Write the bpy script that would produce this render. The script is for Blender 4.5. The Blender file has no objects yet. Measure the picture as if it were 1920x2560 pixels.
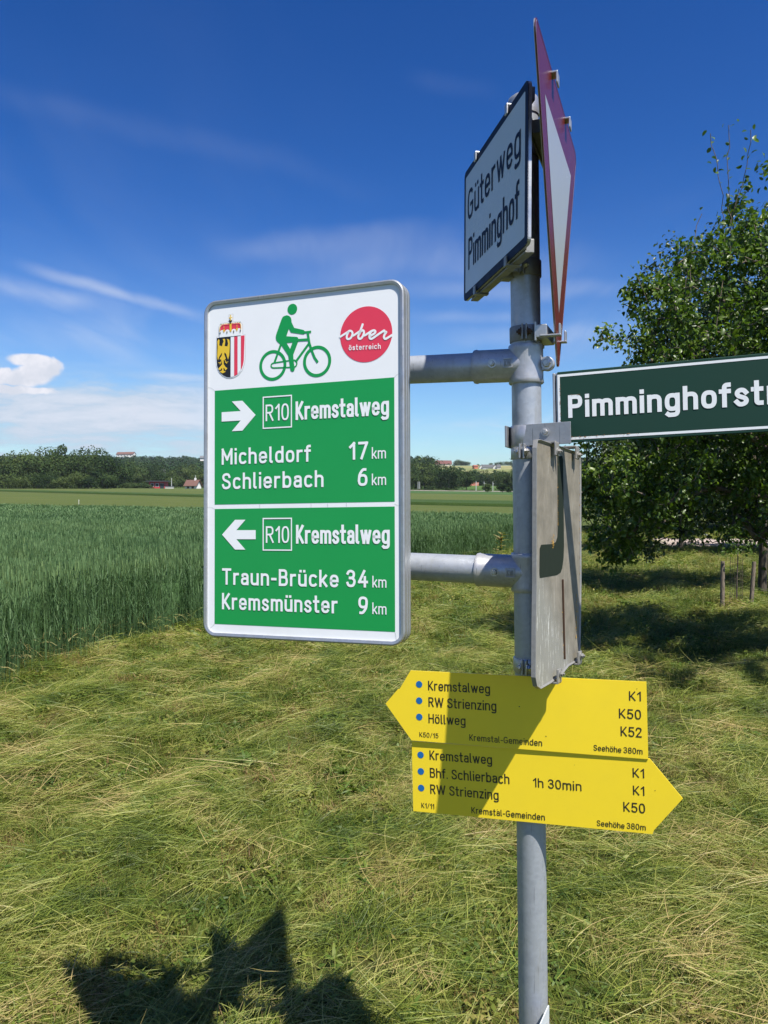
import bpy, bmesh, math, random
import numpy as np
from mathutils import Vector, Matrix, Euler

C = bpy.context.scene.collection
scn = bpy.context.scene
RAD = math.radians
rng = np.random.default_rng(7)
random.seed(7)

# ------------------------------------------------------------------ camera, sky, sun, exposure
cam_d = bpy.data.cameras.new('camera')
cam = bpy.data.objects.new('camera', cam_d); C.objects.link(cam)
cam.location = (0, 0, 1.6)
cam.rotation_euler = (RAD(90 - 1.151), 0, 0)
cam_d.sensor_fit = 'VERTICAL'; cam_d.sensor_height = 36; cam_d.lens = 27.98
cam_d.clip_start = 0.05; cam_d.clip_end = 9000
scn.camera = cam

SUN = Vector((0.357, -0.468, 1.0)).normalized()
sun_el = math.asin(SUN.z)
sun_az = math.atan2(SUN.x, SUN.y)            # clockwise from +Y
sd = bpy.data.lights.new('sun', 'SUN'); sd.energy = 4.9; sd.angle = RAD(0.53); sd.color = (1.0, 0.955, 0.87)
so = bpy.data.objects.new('sun', sd); C.objects.link(so)
so.rotation_euler = SUN.to_track_quat('Z', 'Y').to_euler()

world = bpy.data.worlds.new('World'); scn.world = world; world.use_nodes = True
scn.view_settings.view_transform = 'Standard'; scn.view_settings.look = 'None'
scn.view_settings.exposure = 0.80; scn.view_settings.gamma = 1; scn.view_settings.use_curve_mapping = False


class NT:
    """small helper around a node tree"""
    def __init__(s, tree): s.t = tree; s.n = tree.nodes; s.l = tree.links
    def new(s, typ, **kw):
        n = s.n.new(typ)
        for k, v in kw.items(): setattr(n, k, v)
        return n
    def put(s, sock, v):
        if isinstance(v, bpy.types.NodeSocket): s.l.new(v, sock)
        elif v is not None: sock.default_value = v
    def math(s, op, a, b=None, c=None, clamp=False):
        n = s.new('ShaderNodeMath', operation=op, use_clamp=clamp)
        for i, v in enumerate((a, b, c)): s.put(n.inputs[i], v)
        return n.outputs[0]
    def vmath(s, op, a, b=None):
        n = s.new('ShaderNodeVectorMath', operation=op); s.put(n.inputs[0], a); s.put(n.inputs[1], b); return n
    def noise(s, vec, scale, detail=4, rough=.5, dist=0):
        n = s.new('ShaderNodeTexNoise'); s.put(n.inputs['Vector'], vec); n.inputs['Scale'].default_value = scale
        n.inputs['Detail'].default_value = detail; n.inputs['Roughness'].default_value = rough; n.inputs['Distortion'].default_value = dist
        return n.outputs[0]
    def ramp(s, fac, stops, interp='LINEAR'):
        n = s.new('ShaderNodeValToRGB'); s.put(n.inputs[0], fac); r = n.color_ramp; r.interpolation = interp
        while len(r.elements) < len(stops): r.elements.new(.5)
        for e, (p, c) in zip(r.elements, stops):
            e.position = p; e.color = (*c, 1) if len(c) == 3 else c
        return n.outputs[0]
    def mix(s, fac, a, b, blend='MIX'):
        n = s.new('ShaderNodeMix', data_type='RGBA', blend_type=blend); s.put(n.inputs[0], fac)
        for i, v in ((6, a), (7, b)):
            if isinstance(v, tuple) and len(v) == 3: v = (*v, 1)
            s.put(n.inputs[i], v)
        return n.outputs[2]
    def maprange(s, v, a, b, c=0, d=1, smooth=True):
        n = s.new('ShaderNodeMapRange', interpolation_type='SMOOTHSTEP' if smooth else 'LINEAR')
        s.put(n.inputs[0], v)
        for i, q in enumerate((a, b, c, d)): n.inputs[i + 1].default_value = q
        return n.outputs[0]
    def mapping(s, vec, loc=(0, 0, 0), rot=(0, 0, 0), sc=(1, 1, 1)):
        n = s.new('ShaderNodeMapping'); s.put(n.inputs[0], vec); n.inputs[1].default_value = loc; n.inputs[2].default_value = rot; n.inputs[3].default_value = sc
        return n.outputs[0]


def build_world():
    w = NT(world.node_tree); w.n.clear()
    out = w.new('ShaderNodeOutputWorld'); bg = w.new('ShaderNodeBackground'); w.l.new(bg.outputs[0], out.inputs[0])
    sky = w.new('ShaderNodeTexSky', sky_type='NISHITA'); sky.sun_disc = False
    sky.sun_elevation = sun_el; sky.sun_rotation = sun_az; sky.altitude = 400; sky.air_density = 1.0; sky.dust_density = 0.9; sky.ozone_density = 2.2
    hs = w.new('ShaderNodeHueSaturation'); w.l.new(sky.outputs[0], hs.inputs['Color']); hs.inputs['Saturation'].default_value = 1.38; hs.inputs['Value'].default_value = 1.0
    gm = w.new('ShaderNodeGamma'); w.l.new(hs.outputs[0], gm.inputs[0]); gm.inputs[1].default_value = 1.32
    tc = w.new('ShaderNodeTexCoord'); g = tc.outputs['Generated']
    sep = w.new('ShaderNodeSeparateXYZ'); w.l.new(g, sep.inputs[0]); X, Y, Z = sep.outputs
    skyc = w.mix(1., gm.outputs[0], w.mix(w.maprange(Z, .05, .34), (.66, .79, .86), (.84, .72, .82)), 'MULTIPLY')
    up = w.math('MAXIMUM', Z, 0.02)
    cmb = w.new('ShaderNodeCombineXYZ'); w.put(cmb.inputs[0], w.math('DIVIDE', X, up)); w.put(cmb.inputs[1], w.math('DIVIDE', Y, up))
    P = cmb.outputs[0]
    # thin cirrus on a high plane, drawn out into streaks
    v = w.mapping(P, rot=(0, 0, RAD(-32)), sc=(.55, .30, 1))
    big = w.noise(v, .8, 4, .5, .5)
    fine = w.noise(w.mapping(P, rot=(0, 0, RAD(-38)), sc=(1.5, .42, 1)), 1.1, 6, .55, 1.1)
    ci = w.math('MULTIPLY', w.maprange(big, .40, .75), w.maprange(fine, .30, .85))
    lo = w.maprange(Z, .44, .12)
    ci = w.math('MULTIPLY', ci, w.math('ADD', .16, w.math('MULTIPLY', lo, .62)))
    # hazy band of flat cloud low over the west (left) half of the horizon
    band = w.noise(w.mapping(g, sc=(2.6, 2.6, 17)), 1.35, 7, .58, .35)
    wisp = w.noise(w.mapping(g, sc=(7, 7, 34)), 1.6, 8, .68, .5)
    band = w.math('ADD', band, w.math('MULTIPLY', w.math('SUBTRACT', wisp, .5), .55))
    side = w.maprange(w.math('ADD', X, w.math('MULTIPLY', Y, .06)), .10, -.24)
    hgt = w.math('MULTIPLY', w.maprange(Z, .165, .11), w.maprange(Z, -.02, .012))
    bm = w.math('MULTIPLY', w.math('MULTIPLY', side, hgt), w.maprange(band, .26, .56))
    bm = w.math('MULTIPLY', bm, .96)
    def streak(x0, y0, x1, y1, wd, amt):
        a, b = [Vector(((x - 960) / 1990., 1, (1240 - y) / 1990.)).normalized() for x, y in ((x0, y0), (x1, y1))]
        c = (a + b) / 2; h = (b - a) / 2; L = h.length; t = h.normalized(); nrm = t.cross(c.normalized())
        warp = w.math('MULTIPLY', w.math('SUBTRACT', w.noise(g, 7, 4, .55), .5), wd * 2.4)
        dd = w.vmath('SUBTRACT', g, tuple(c)).outputs[0]
        u = w.math('DIVIDE', w.vmath('DOT_PRODUCT', dd, tuple(t)).outputs['Value'], L)
        v_ = w.math('DIVIDE', w.math('ADD', w.vmath('DOT_PRODUCT', dd, tuple(nrm)).outputs['Value'], warp), wd)
        fu = w.maprange(w.math('ABSOLUTE', u), 1.05, .35); fv = w.maprange(w.math('ABSOLUTE', v_), 1.0, .0)
        return w.math('MULTIPLY', w.math('MULTIPLY', w.math('MULTIPLY', fu, fv), w.maprange(fine, .2, .75, .35, 1.)), w.math('MULTIPLY', w.maprange(Y, 0, .3), amt))
    st = None
    for q in ((20, 655, 560, 815, .010, .42), (-60, 700, 260, 770, .016, .30), (480, 640, 1200, 600, .026, .20), (640, 700, 1560, 650, .034, .24), (900, 740, 1620, 720, .016, .26), (1000, 800, 1400, 790, .010, .18), (-300, 160, 1000, 500, .022, .040), (1000, 190, 1260, 260, .016, .035), (1080, 850, 1560, 830, .018, .22), (-40, 800, 420, 900, .030, .16), (340, 935, 620, 945, .006, .35), (1000, 1060, 1500, 1075, .014, .16)):
        b = streak(*q); st = b if st is None else w.math('ADD', st, b)
    ci = w.math('ADD', w.math('MULTIPLY', ci, .45), st, clamp=True)
    # the small anvil shaped cumulus
    def blob(px, py, rx, rz, lump=.016, sc=34):
        dx = (px - 960) / 1990.; dz = (1240 - py) / 1990.
        d = Vector((dx, 1, dz)).normalized()
        dd = w.vmath('SUBTRACT', g, tuple(d)).outputs[0]
        nz = w.noise(g, sc, 6, .6)
        s2 = w.new('ShaderNodeSeparateXYZ'); w.l.new(dd, s2.inputs[0])
        a = w.math('DIVIDE', w.math('ADD', s2.outputs[0], w.math('MULTIPLY', w.math('SUBTRACT', nz, .5), lump * 1.6)), rx)
        b = w.math('DIVIDE', w.math('ADD', s2.outputs[2], w.math('MULTIPLY', w.math('SUBTRACT', nz, .5), lump)), rz)
        r = w.math('SQRT', w.math('ADD', w.math('MULTIPLY', a, a), w.math('MULTIPLY', b, b)))
        front = w.maprange(Y, 0, .2)
        return w.math('MULTIPLY', w.maprange(r, 1.18, .78), front)
    cu = None
    for q in ((86, 902, .024, .0075, .007, 26), (120, 920, .015, .011), (92, 934, .017, .013), (66, 944, .016, .011), (14, 940, .015, .0085), (24, 950, .016, .008), (40, 975, .04, .0045, .012, 40), (-60, 950, .03, .010)):
        b = blob(*q); cu = b if cu is None else w.math('MAXIMUM', cu, b)
    shade = w.noise(g, 42, 6, .6)
    # colours: the sky behind scaled against the cloud radiance
    colr = w.mix(w.maprange(shade, .35, .7), (6.9, 7.3, 8.3), (9.0, 9.0, 9.7))
    skyc = w.mix(w.math('MULTIPLY', w.maprange(Z, .34, -.02), .30), skyc, (6.2, 7.8, 9.6))
    c1 = w.mix(ci, skyc, (7.4, 8.0, 9.2))
    c2 = w.mix(bm, c1, w.mix(w.maprange(band, .36, .7), (4.7, 6.0, 7.5), (7.2, 7.7, 8.8)))
    c3 = w.mix(cu, c2, colr)
    w.l.new(c3, bg.inputs[0]); bg.inputs[1].default_value = 0.058
build_world()

# ------------------------------------------------------------------ object helpers
def tag(o, label=None, cat=None, group=None, kind=None):
    if label: o['label'] = label
    if cat: o['category'] = cat
    if group: o['group'] = group
    if kind: o['kind'] = kind
    return o

def empty(name, loc=(0, 0, 0), rot=(0, 0, 0), label=None, cat=None, group=None):
    o = bpy.data.objects.new(name, None); C.objects.link(o); o.location = loc; o.rotation_euler = rot
    o.empty_display_size = .05
    return tag(o, label, cat, group)

def link_mesh(name, me, mat=None, parent=None, loc=None, rot=None):
    o = bpy.data.objects.new(name, me); C.objects.link(o)
    if mat is not None and not me.materials: me.materials.append(mat)
    if parent is not None: o.parent = parent
    if loc is not None: o.location = loc
    if rot is not None: o.rotation_euler = rot
    return o

def mesh_np(name, V, F, tint=None, smooth=False):
    """V (n,3) ; F (m,k) array, or a list of such arrays"""
    Fs = F if isinstance(F, list) else [F]
    Fs = [np.asarray(f, np.int32) for f in Fs if len(f)]
    me = bpy.data.meshes.new(name)
    V = np.asarray(V, np.float32)
    me.vertices.add(len(V)); me.vertices.foreach_set('co', V.ravel())
    loops = np.concatenate([f.ravel() for f in Fs]); tot = np.concatenate([np.full(len(f), f.shape[1]) for f in Fs])
    st = np.concatenate([[0], np.cumsum(tot)[:-1]])
    me.loops.add(len(loops)); me.loops.foreach_set('vertex_index', loops.astype(np.int32))
    me.polygons.add(len(tot)); me.polygons.foreach_set('loop_start', st.astype(np.int32)); me.polygons.foreach_set('loop_total', tot.astype(np.int32))
    if tint is not None:
        a = me.attributes.new('tint', 'FLOAT', 'POINT'); a.data.foreach_set('value', np.asarray(tint, np.float32))
    me.update(calc_edges=True)
    if smooth: me.polygons.foreach_set('use_smooth', np.ones(len(tot), bool))
    me.validate()
    return me

class MB:
    """collects plain shapes into one mesh"""
    def __init__(s): s.v = []; s.f = []; s.sm = []
    def add(s, vs, fs, smooth=False, M=None):
        k = len(s.v)
        for p in vs: s.v.append(tuple((M @ Vector(p)) if M is not None else p))
        for f in fs: s.f.append(tuple(i + k for i in f)); s.sm.append(smooth)
        return s
    def box(s, c, d, M=None, bev=0.0):
        x, y, z = [q / 2 for q in d]; b = min(bev, x * .9, y * .9, z * .9)
        if b <= 0:
            vs = [(c[0] + i * x, c[1] + j * y, c[2] + k * z) for i in (-1, 1) for j in (-1, 1) for k in (-1, 1)]
            fs = [(0, 1, 3, 2), (4, 6, 7, 5), (0, 4, 5, 1), (2, 3, 7, 6), (0, 2, 6, 4), (1, 5, 7, 3)]
            return s.add(vs, fs, M=M)
        bm = bmesh.new(); bmesh.ops.create_cube(bm, size=1)
        for v in bm.verts: v.co = Vector((c[0] + v.co.x * 2 * x, c[1] + v.co.y * 2 * y, c[2] + v.co.z * 2 * z))
        bmesh.ops.bevel(bm, geom=bm.edges[:], offset=b, segments=2, affect='EDGES', profile=.5)
        bm.verts.index_update()
        s.add([v.co.copy() for v in bm.verts], [[v.index for v in f.verts] for f in bm.faces], M=M); bm.free(); return s
    def lathe(s, axis0, axis1, prof, n=32, M=None):
        """prof: list of (t along axis 0..1 in metres from axis0, radius)"""
        a = Vector(axis0); d = (Vector(axis1) - a).normalized()
        u = d.orthogonal().normalized(); w = d.cross(u)
        vs = []; fs = []
        for t, r in prof:
            for i in range(n):
                an = 2 * math.pi * i / n
                vs.append(a + d * t + (u * math.cos(an) + w * math.sin(an)) * r)
        for j in range(len(prof) - 1):
            for i in range(n):
                k = (i + 1) % n
                fs.append((j * n + i, j * n + k, (j + 1) * n + k, (j + 1) * n + i))
        s.add(vs, fs, True, M)
        s.add([vs[i] for i in range(n)][::-1], [tuple(range(n))], False, M)
        s.add([vs[(len(prof) - 1) * n + i] for i in range(n)], [tuple(range(n))], False, M)
        return s
    def cyl(s, a, b, r, n=24, M=None, ch=0.0):
        L = (Vector(b) - Vector(a)).length
        if ch: return s.lathe(a, b, [(0, r - ch), (ch, r), (L - ch, r), (L, r - ch)], n, M)
        return s.lathe(a, b, [(0, r), (L, r)], n, M)
    def prism(s, poly, y0, y1, M=None):
        """poly in (x,z), extruded y0..y1"""
        n = len(poly)
        vs = [(x, y0, z) for x, z in poly] + [(x, y1, z) for x, z in poly]
        s.add(vs, [tuple(range(n)), tuple(range(2 * n - 1, n - 1, -1))] + [(i, i + n, (i + 1) % n + n, (i + 1) % n) for i in range(n)], M=M); return s
    def hexbolt(s, c, d, r=.008, h=.006, M=None, washer=True):
        c = Vector(c); d = Vector(d).normalized()
        if washer: s.cyl(c, c + d * .0018, r * 1.45, 20, M)
        u = d.orthogonal().normalized(); w = d.cross(u); b = c + d * .002; vs = []
        for k, rr in ((0, r), (h * .8, r), (h, r * .82)):
            for i in range(6):
                a = math.pi * i / 3 + .3; vs.append(b + d * k + (u * math.cos(a) + w * math.sin(a)) * rr)
        fs = [(j * 6 + i, j * 6 + (i + 1) % 6, j * 6 + 6 + (i + 1) % 6, j * 6 + 6 + i) for j in (0, 1) for i in range(6)] + [tuple(range(12, 18))]
        s.add(vs, fs, M=M); s.cyl(b + d * h * .9, b + d * (h + .003), r * .45, 10, M); return s
    def build(s, name, mat, parent=None, recalc=True):
        me = bpy.data.meshes.new(name); me.from_pydata(s.v, [], s.f)
        me.polygons.foreach_set('use_smooth', s.sm)
        if recalc:
            bm = bmesh.new(); bm.from_mesh(me); bmesh.ops.recalc_face_normals(bm, faces=bm.faces); bm.to_mesh(me); bm.free()
        return link_mesh(name, me, mat, parent)

# ------------------------------------------------------------------ materials
def principled(name):
    m = bpy.data.materials.new(name); m.use_nodes = True
    w = NT(m.node_tree); b = w.n['Principled BSDF']
    return m, w, b

def flat(name, col, rough=.5, metal=0., spec=.5, dirt=0., dirtcol=(.25, .22, .16), bump=0., scale=60):
    m, w, b = principled(name)
    tc = w.new('ShaderNodeTexCoord').outputs['Object']
    c = (*col, 1)
    n1 = w.noise(tc, scale, 5, .6)
    base = w.mix(w.maprange(n1, .3, .75, 0, .10), c, tuple(q * .72 for q in col))
    if dirt:
        n2 = w.noise(w.mapping(tc, sc=(1, 1, .35)), scale * .22, 6, .65)
        base = w.mix(w.maprange(n2, .52, .74, 0, dirt), base, dirtcol)
    w.put(b.inputs['Base Color'], base)
    w.put(b.inputs['Roughness'], w.maprange(n1, .2, .8, rough * .88, min(1, rough * 1.15), False)); b.inputs['Metallic'].default_value = metal
    b.inputs['Specular IOR Level'].default_value = spec
    if bump:
        bp = w.new('ShaderNodeBump'); bp.inputs['Strength'].default_value = bump; bp.inputs['Distance'].default_value = .001
        w.put(bp.inputs['Height'], w.noise(tc, scale * 4, 3)); w.l.new(bp.outputs[0], b.inputs['Normal'])
    return m

def galvanised(name, col=(.42, .45, .49), metal=.55, rough=.46, stains=.25):
    m, w, b = principled(name)
    tc = w.new('ShaderNodeTexCoord').outputs['Object']
    vo = w.new('ShaderNodeTexVoronoi'); w.put(vo.inputs['Vector'], tc); vo.inputs['Scale'].default_value = 130
    sp = w.new('ShaderNodeSeparateColor'); w.l.new(vo.outputs['Color'], sp.inputs[0])
    n = w.noise(tc, 25, 6, .6); streak = w.noise(w.mapping(tc, sc=(30, 30, 2.2)), 3, 5, .6)
    base = w.mix(w.maprange(sp.outputs[0], 0, 1, 0, .35, False), tuple(q * .84 for q in col), tuple(min(1, q * 1.12) for q in col))
    base = w.mix(w.maprange(n, .45, .75, 0, .55), base, tuple(q * .62 for q in col))
    base = w.mix(w.maprange(streak, .55, .8, 0, stains), base, (.30, .29, .25))
    sc = w.noise(w.mapping(tc, sc=(160, 160, 5)), 3, 2, .5)
    base = w.mix(w.maprange(sc, .68, .72, 0, .6), base, (.10, .11, .12))
    w.put(b.inputs['Base Color'], base); b.inputs['Metallic'].default_value = metal
    w.put(b.inputs['Roughness'], w.maprange(n, .3, .7, rough * .85, rough * 1.25))
    bp = w.new('ShaderNodeBump'); bp.inputs['Strength'].default_value = .18; bp.inputs['Distance'].default_value = .0008
    w.put(bp.inputs['Height'], w.math('ADD', sp.outputs[1], w.math('MULTIPLY', n, 3.))); w.l.new(bp.outputs[0], b.inputs['Normal'])
    return m

M_pole = galvanised('galvanised_steel', (.45, .48, .525), .45, .45, .45)
M_cast = galvanised('cast_aluminium', (.50, .50, .51), .5, .40, .4)
M_alu = galvanised('aluminium', (.52, .53, .54), .7, .38, .2)
M_rail = galvanised('weathered_rail', (.30, .295, .28), .4, .5, .4)
M_bolt = galvanised('bolt_steel', (.55, .54, .52), .8, .35, .5)
M_rust = flat('rusty_bolt', (.07, .038, .022), .8, .2)
M_white = flat('white_film', (.80, .815, .83), .32, dirt=.12, scale=14)
M_green = flat('green_film', (.007, .285, .062), .33, dirt=.06, scale=14, dirtcol=(.05, .3, .1))
M_print_white = flat('print_white', (.80, .82, .83), .35, scale=30)
M_red = flat('print_red', (.70, .045, .085), .35, scale=30)
M_black = flat('print_black', (.012, .012, .014), .4, scale=30)
M_navy = flat('navy_film', (.010, .018, .045), .6, spec=.15, scale=30)
M_gold = flat('print_gold', (.75, .50, .03), .4, scale=30)
M_grey_print = flat('print_grey', (.45, .46, .47), .4, scale=30)
M_yellow = flat('yellow_enamel', (.88, .655, .028), .38, dirt=.08, dirtcol=(.55, .38, .05), scale=20)
M_text = flat('print_dark', (.022, .018, .014), .5, scale=30)
M_dot = flat('print_blue', (.01, .13, .38), .4, scale=30)
M_street = flat('dark_green_enamel', (.011, .046, .032), .55, spec=.25, dirt=.12, scale=10, dirtcol=(.03, .08, .05))
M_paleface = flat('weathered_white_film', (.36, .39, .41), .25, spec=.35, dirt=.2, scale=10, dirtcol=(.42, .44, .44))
M_gueter = flat('dull_white_film', (.56, .60, .62), .4, dirt=.15, scale=10, dirtcol=(.42, .44, .44))
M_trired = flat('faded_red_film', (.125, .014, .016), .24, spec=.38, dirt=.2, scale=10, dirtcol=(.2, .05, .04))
M_rustprint = flat('rust', (.22, .10, .03), .9, scale=300)

def lichen_grey():
    m, w, b = principled('weathered_grey_plate')
    tc = w.new('ShaderNodeTexCoord').outputs['Object']
    n = w.noise(tc, 22, 7, .6); n2 = w.noise(w.mapping(tc, rot=(0, RAD(24), 0), sc=(90, 90, 7)), 2, 5, .75); n3 = w.noise(tc, 160, 3, .6)
    base = w.mix(w.maprange(n, .3, .7), (.165, .148, .115), (.255, .228, .182))
    sep = w.new('ShaderNodeSeparateXYZ'); w.l.new(tc, sep.inputs[0])
    low = w.maprange(w.math('ADD', sep.outputs[2], w.math('MULTIPLY', sep.outputs[0], .9)), -.06, -.20)
    base = w.mix(w.math('MULTIPLY', low, .7), base, (.27, .275, .25))
    base = w.mix(w.math('MULTIPLY', w.maprange(n2, .56, .66), w.math('ADD', .12, w.math('MULTIPLY', low, .85))), base, (.85, .85, .80))
    base = w.mix(w.math('MULTIPLY', w.maprange(n3, .62, .72), w.maprange(n, .5, .62)), base, (.16, .14, .11))
    w.put(b.inputs['Base Color'], base); b.inputs['Roughness'].default_value = .62; b.inputs['Metallic'].default_value = .1
    bp = w.new('ShaderNodeBump'); bp.inputs['Strength'].default_value = .35; bp.inputs['Distance'].default_value = .001
    w.put(bp.inputs['Height'], w.math('ADD', n3, w.math('MULTIPLY', n2, 2.))); w.l.new(bp.outputs[0], b.inputs['Normal'])
    return m
M_greyplate = lichen_grey()
M_lichen = flat('orange_lichen', (.55, .30, .03), .95, scale=400, bump=.8)

def leafy(name, stops, translucent=.35, rough=.5, world_scale=.6, wamt=.35, spec=.35, oamt=.12, dead=0.):
    """foliage and blades: colour runs through stops by the per-blade 'tint' attribute, instance random and broad noise over the ground"""
    m, w, b = principled(name)
    at = w.new('ShaderNodeAttribute', attribute_name='tint').outputs['Fac']
    oi = w.new('ShaderNodeObjectInfo').outputs['Random']
    geo = w.new('ShaderNodeNewGeometry').outputs['Position']
    n = w.noise(geo, world_scale, 5, .6)
    f = w.math('ADD', w.math('MULTIPLY', at, .55), w.math('MULTIPLY', oi, oamt))
    f = w.math('ADD', f, w.math('MULTIPLY', w.maprange(n, .30, .70, -.15, 1), wamt), clamp=True)
    col = w.ramp(f, stops)
    if dead:
        dn = w.noise(w.mapping(geo, rot=(0, 0, -.41), sc=(1., .35, 1)), 3.1, 4, .65)
        col = w.mix(w.math('MULTIPLY', w.maprange(dn, .56, .70), w.maprange(at, .15, .6, dead * .4, dead)), col, (.20, .125, .048))
    w.put(b.inputs['Base Color'], col); b.inputs['Roughness'].default_value = rough; b.inputs['Specular IOR Level'].default_value = spec
    tr = w.new('ShaderNodeBsdfTranslucent'); w.put(tr.inputs[0], w.mix(1., col, (1.15, 1.25, .55), 'MULTIPLY'))
    mx = w.new('ShaderNodeMixShader'); mx.inputs[0].default_value = translucent
    w.l.new(b.outputs[0], mx.inputs[1]); w.l.new(tr.outputs[0], mx.inputs[2])
    w.l.new(mx.outputs[0], w.n['Material Output'].inputs[0])
    return m

M_hay = leafy('cut_grass', [(0, (.014, .030, .005)), (.22, (.046, .080, .011)), (.48, (.120, .165, .022)), (.70, (.215, .245, .038)), (.86, (.33, .32, .095)), (1, (.36, .28, .11))], .22, .5, 1.5, .55, dead=.55)
M_stub = leafy('stubble_grass', [(0, (.035, .07, .010)), (.35, (.080, .135, .016)), (.6, (.17, .20, .030)), (.8, (.25, .22, .06)), (1, (.20, .105, .045))], .3, .55, 2.3, .60)
M_wheat = leafy('wheat_leaf', [(0, (.040, .082, .034)), (.4, (.088, .165, .066)), (.75, (.150, .235, .096)), (.88, (.20, .27, .09)), (1, (.36, .29, .12))], .3, .55, .35, .22, .25)
M_leafA = leafy('apple_leaf', [(0, (.018, .038, .006)), (.35, (.044, .090, .011)), (.7, (.095, .160, .020)), (1, (.20, .26, .055))], .38, .40, 1.2, .35, .5)
M_leafB = leafy('walnut_leaf', [(0, (.018, .034, .010)), (.4, (.038, .066, .016)), (.8, (.075, .112, .028)), (1, (.14, .17, .06))], .32, .42, .8, .3, .5)
M_leafFar = leafy('far_leaf', [(0, (.007, .018, .007)), (.4, (.019, .042, .013)), (.75, (.048, .080, .022)), (1, (.085, .115, .034))], .2, .7, .12, .25, .1, .55)
M_leafHill = leafy('hill_leaf', [(0, (.013, .031, .014)), (.4, (.022, .049, .020)), (.8, (.036, .068, .026)), (1, (.055, .088, .035))], .15, .8, .012, .4, .1)

def bark(name, col, lich=(.42, .36, .16), amt=.3):
    m, w, b = principled(name)
    tc = w.new('ShaderNodeTexCoord').outputs['Object']
    n = w.noise(w.mapping(tc, sc=(9, 9, 2)), 5, 7, .7); n2 = w.noise(tc, 7, 5, .6)
    base = w.mix(w.maprange(n, .35, .65), tuple(q * .5 for q in col), col)
    base = w.mix(w.maprange(n2, .55, .7, 0, amt), base, lich)
    w.put(b.inputs['Base Color'], base); b.inputs['Roughness'].default_value = .9; b.inputs['Specular IOR Level'].default_value = .2
    bp = w.new('ShaderNodeBump'); bp.inputs['Strength'].default_value = .8; bp.inputs['Distance'].default_value = .01
    w.put(bp.inputs['Height'], n); w.l.new(bp.outputs[0], b.inputs['Normal'])
    return m
M_bark = bark('apple_bark', (.17, .14, .11), amt=.5)
M_barkfar = bark('tree_bark', (.10, .085, .065))
M_stake = bark('stake_wood', (.22, .18, .14), (.3, .28, .22), .2)

def ground_mat():
    m, w, b = principled('meadow_soil')
    geo = w.new('ShaderNodeNewGeometry').outputs['Position']
    n = w.noise(geo, 9, 8, .7); n2 = w.noise(geo, .7, 5, .6); n3 = w.noise(w.mapping(geo, sc=(1, 2.4, 1)), 55, 4, .7)
    near = w.mix(w.maprange(n, .3, .7), (.022, .028, .008), (.085, .105, .018))
    near = w.mix(w.maprange(n3, .5, .75, 0, .6), near, (.16, .17, .05))
    near = w.mix(w.maprange(n2, .5, .7, 0, .5), near, (.11, .085, .035))
    s = w.new('ShaderNodeSeparateXYZ'); w.l.new(geo, s.inputs[0])
    far = w.mix(w.maprange(w.noise(geo, .02, 5, .6), .3, .7), (.058, .092, .020), (.085, .112, .030))
    far = w.mix(w.maprange(w.noise(w.mapping(geo, sc=(.2, 1, 1)), .5, 4, .6), .3, .7, 0, .35), far, (.055, .095, .02))
    base = w.mix(w.maprange(s.outputs[1], 25, 60), near, far)
    # the hills: a patchwork of meadow, grain and crop
    vo = w.new('ShaderNodeTexVoronoi'); w.put(vo.inputs['Vector'], w.mapping(geo, rot=(0, 0, .5), sc=(1 / 130., 1 / 75., .0001))); vo.inputs['Scale'].default_value = 1
    sc = w.new('ShaderNodeSeparateColor'); w.l.new(vo.outputs['Color'], sc.inputs[0])
    hill = w.ramp(sc.outputs[0], [(0, (.24, .225, .10)), (.35, (.155, .175, .062)), (.6, (.045, .095, .03)), (.8, (.20, .20, .085))], 'CONSTANT')
    base = w.mix(w.maprange(s.outputs[1], 520, 560), base, hill)
    w.put(b.inputs['Base Color'], base); b.inputs['Roughness'].default_value = .95; b.inputs['Specular IOR Level'].default_value = .1
    bp = w.new('ShaderNodeBump'); bp.inputs['Strength'].default_value = .9; bp.inputs['Distance'].default_value = .02
    w.put(bp.inputs['Height'], w.math('ADD', n, w.math('MULTIPLY', n3, .4))); w.l.new(bp.outputs[0], b.inputs['Normal'])
    return m
M_ground = ground_mat()

def crop_mat(name, c1, c2, c3, s1=.35, stretch=(1, 1, 1), bump=.06):
    m, w, b = principled(name)
    geo = w.mapping(w.new('ShaderNodeNewGeometry').outputs['Position'], sc=stretch)
    a = w.noise(geo, s1, 6, .65); f = w.noise(geo, 6, 6, .75)
    base = w.mix(w.maprange(f, .32, .68), c1, c2); base = w.mix(w.maprange(a, .42, .7, 0, .7), base, c3)
    w.put(b.inputs['Base Color'], base); b.inputs['Roughness'].default_value = .9; b.inputs['Specular IOR Level'].default_value = .15
    bp = w.new('ShaderNodeBump'); bp.inputs['Strength'].default_value = 1; bp.inputs['Distance'].default_value = bump
    w.put(bp.inputs['Height'], f); w.l.new(bp.outputs[0], b.inputs['Normal'])
    return m

# ------------------------------------------------------------------ terrain
def sstep(a, b, v):
    t = np.clip((np.asarray(v, float) - a) / (b - a), 0, 1); return t * t * (3 - 2 * t)
_ph = rng.uniform(0, 6.28, (40, 2)); _dr = rng.uniform(0, 6.28, 40)
def wav(x, y, freq, k0=0, n=6, gain=.62, lac=1.83):
    """smooth random relief out of rotated sine pairs"""
    s = 0; a = 1.; f = freq; tot = 0
    for i in range(k0, k0 + n):
        c, d = math.cos(_dr[i % 40]), math.sin(_dr[i % 40])
        u = x * c + y * d; v = -x * d + y * c
        s = s + a * np.sin(u * f + _ph[i % 40, 0] + 1.1 * np.sin(v * f * .7 + _ph[i % 40, 1])); tot += a
        a *= gain; f *= lac
    return s / tot
def edge_x(y): return -3.30 + (y - 6.9) * .436 + .10 * np.sin(y * 1.3) + .06 * np.sin(y * 3.1 + 1)
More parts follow.
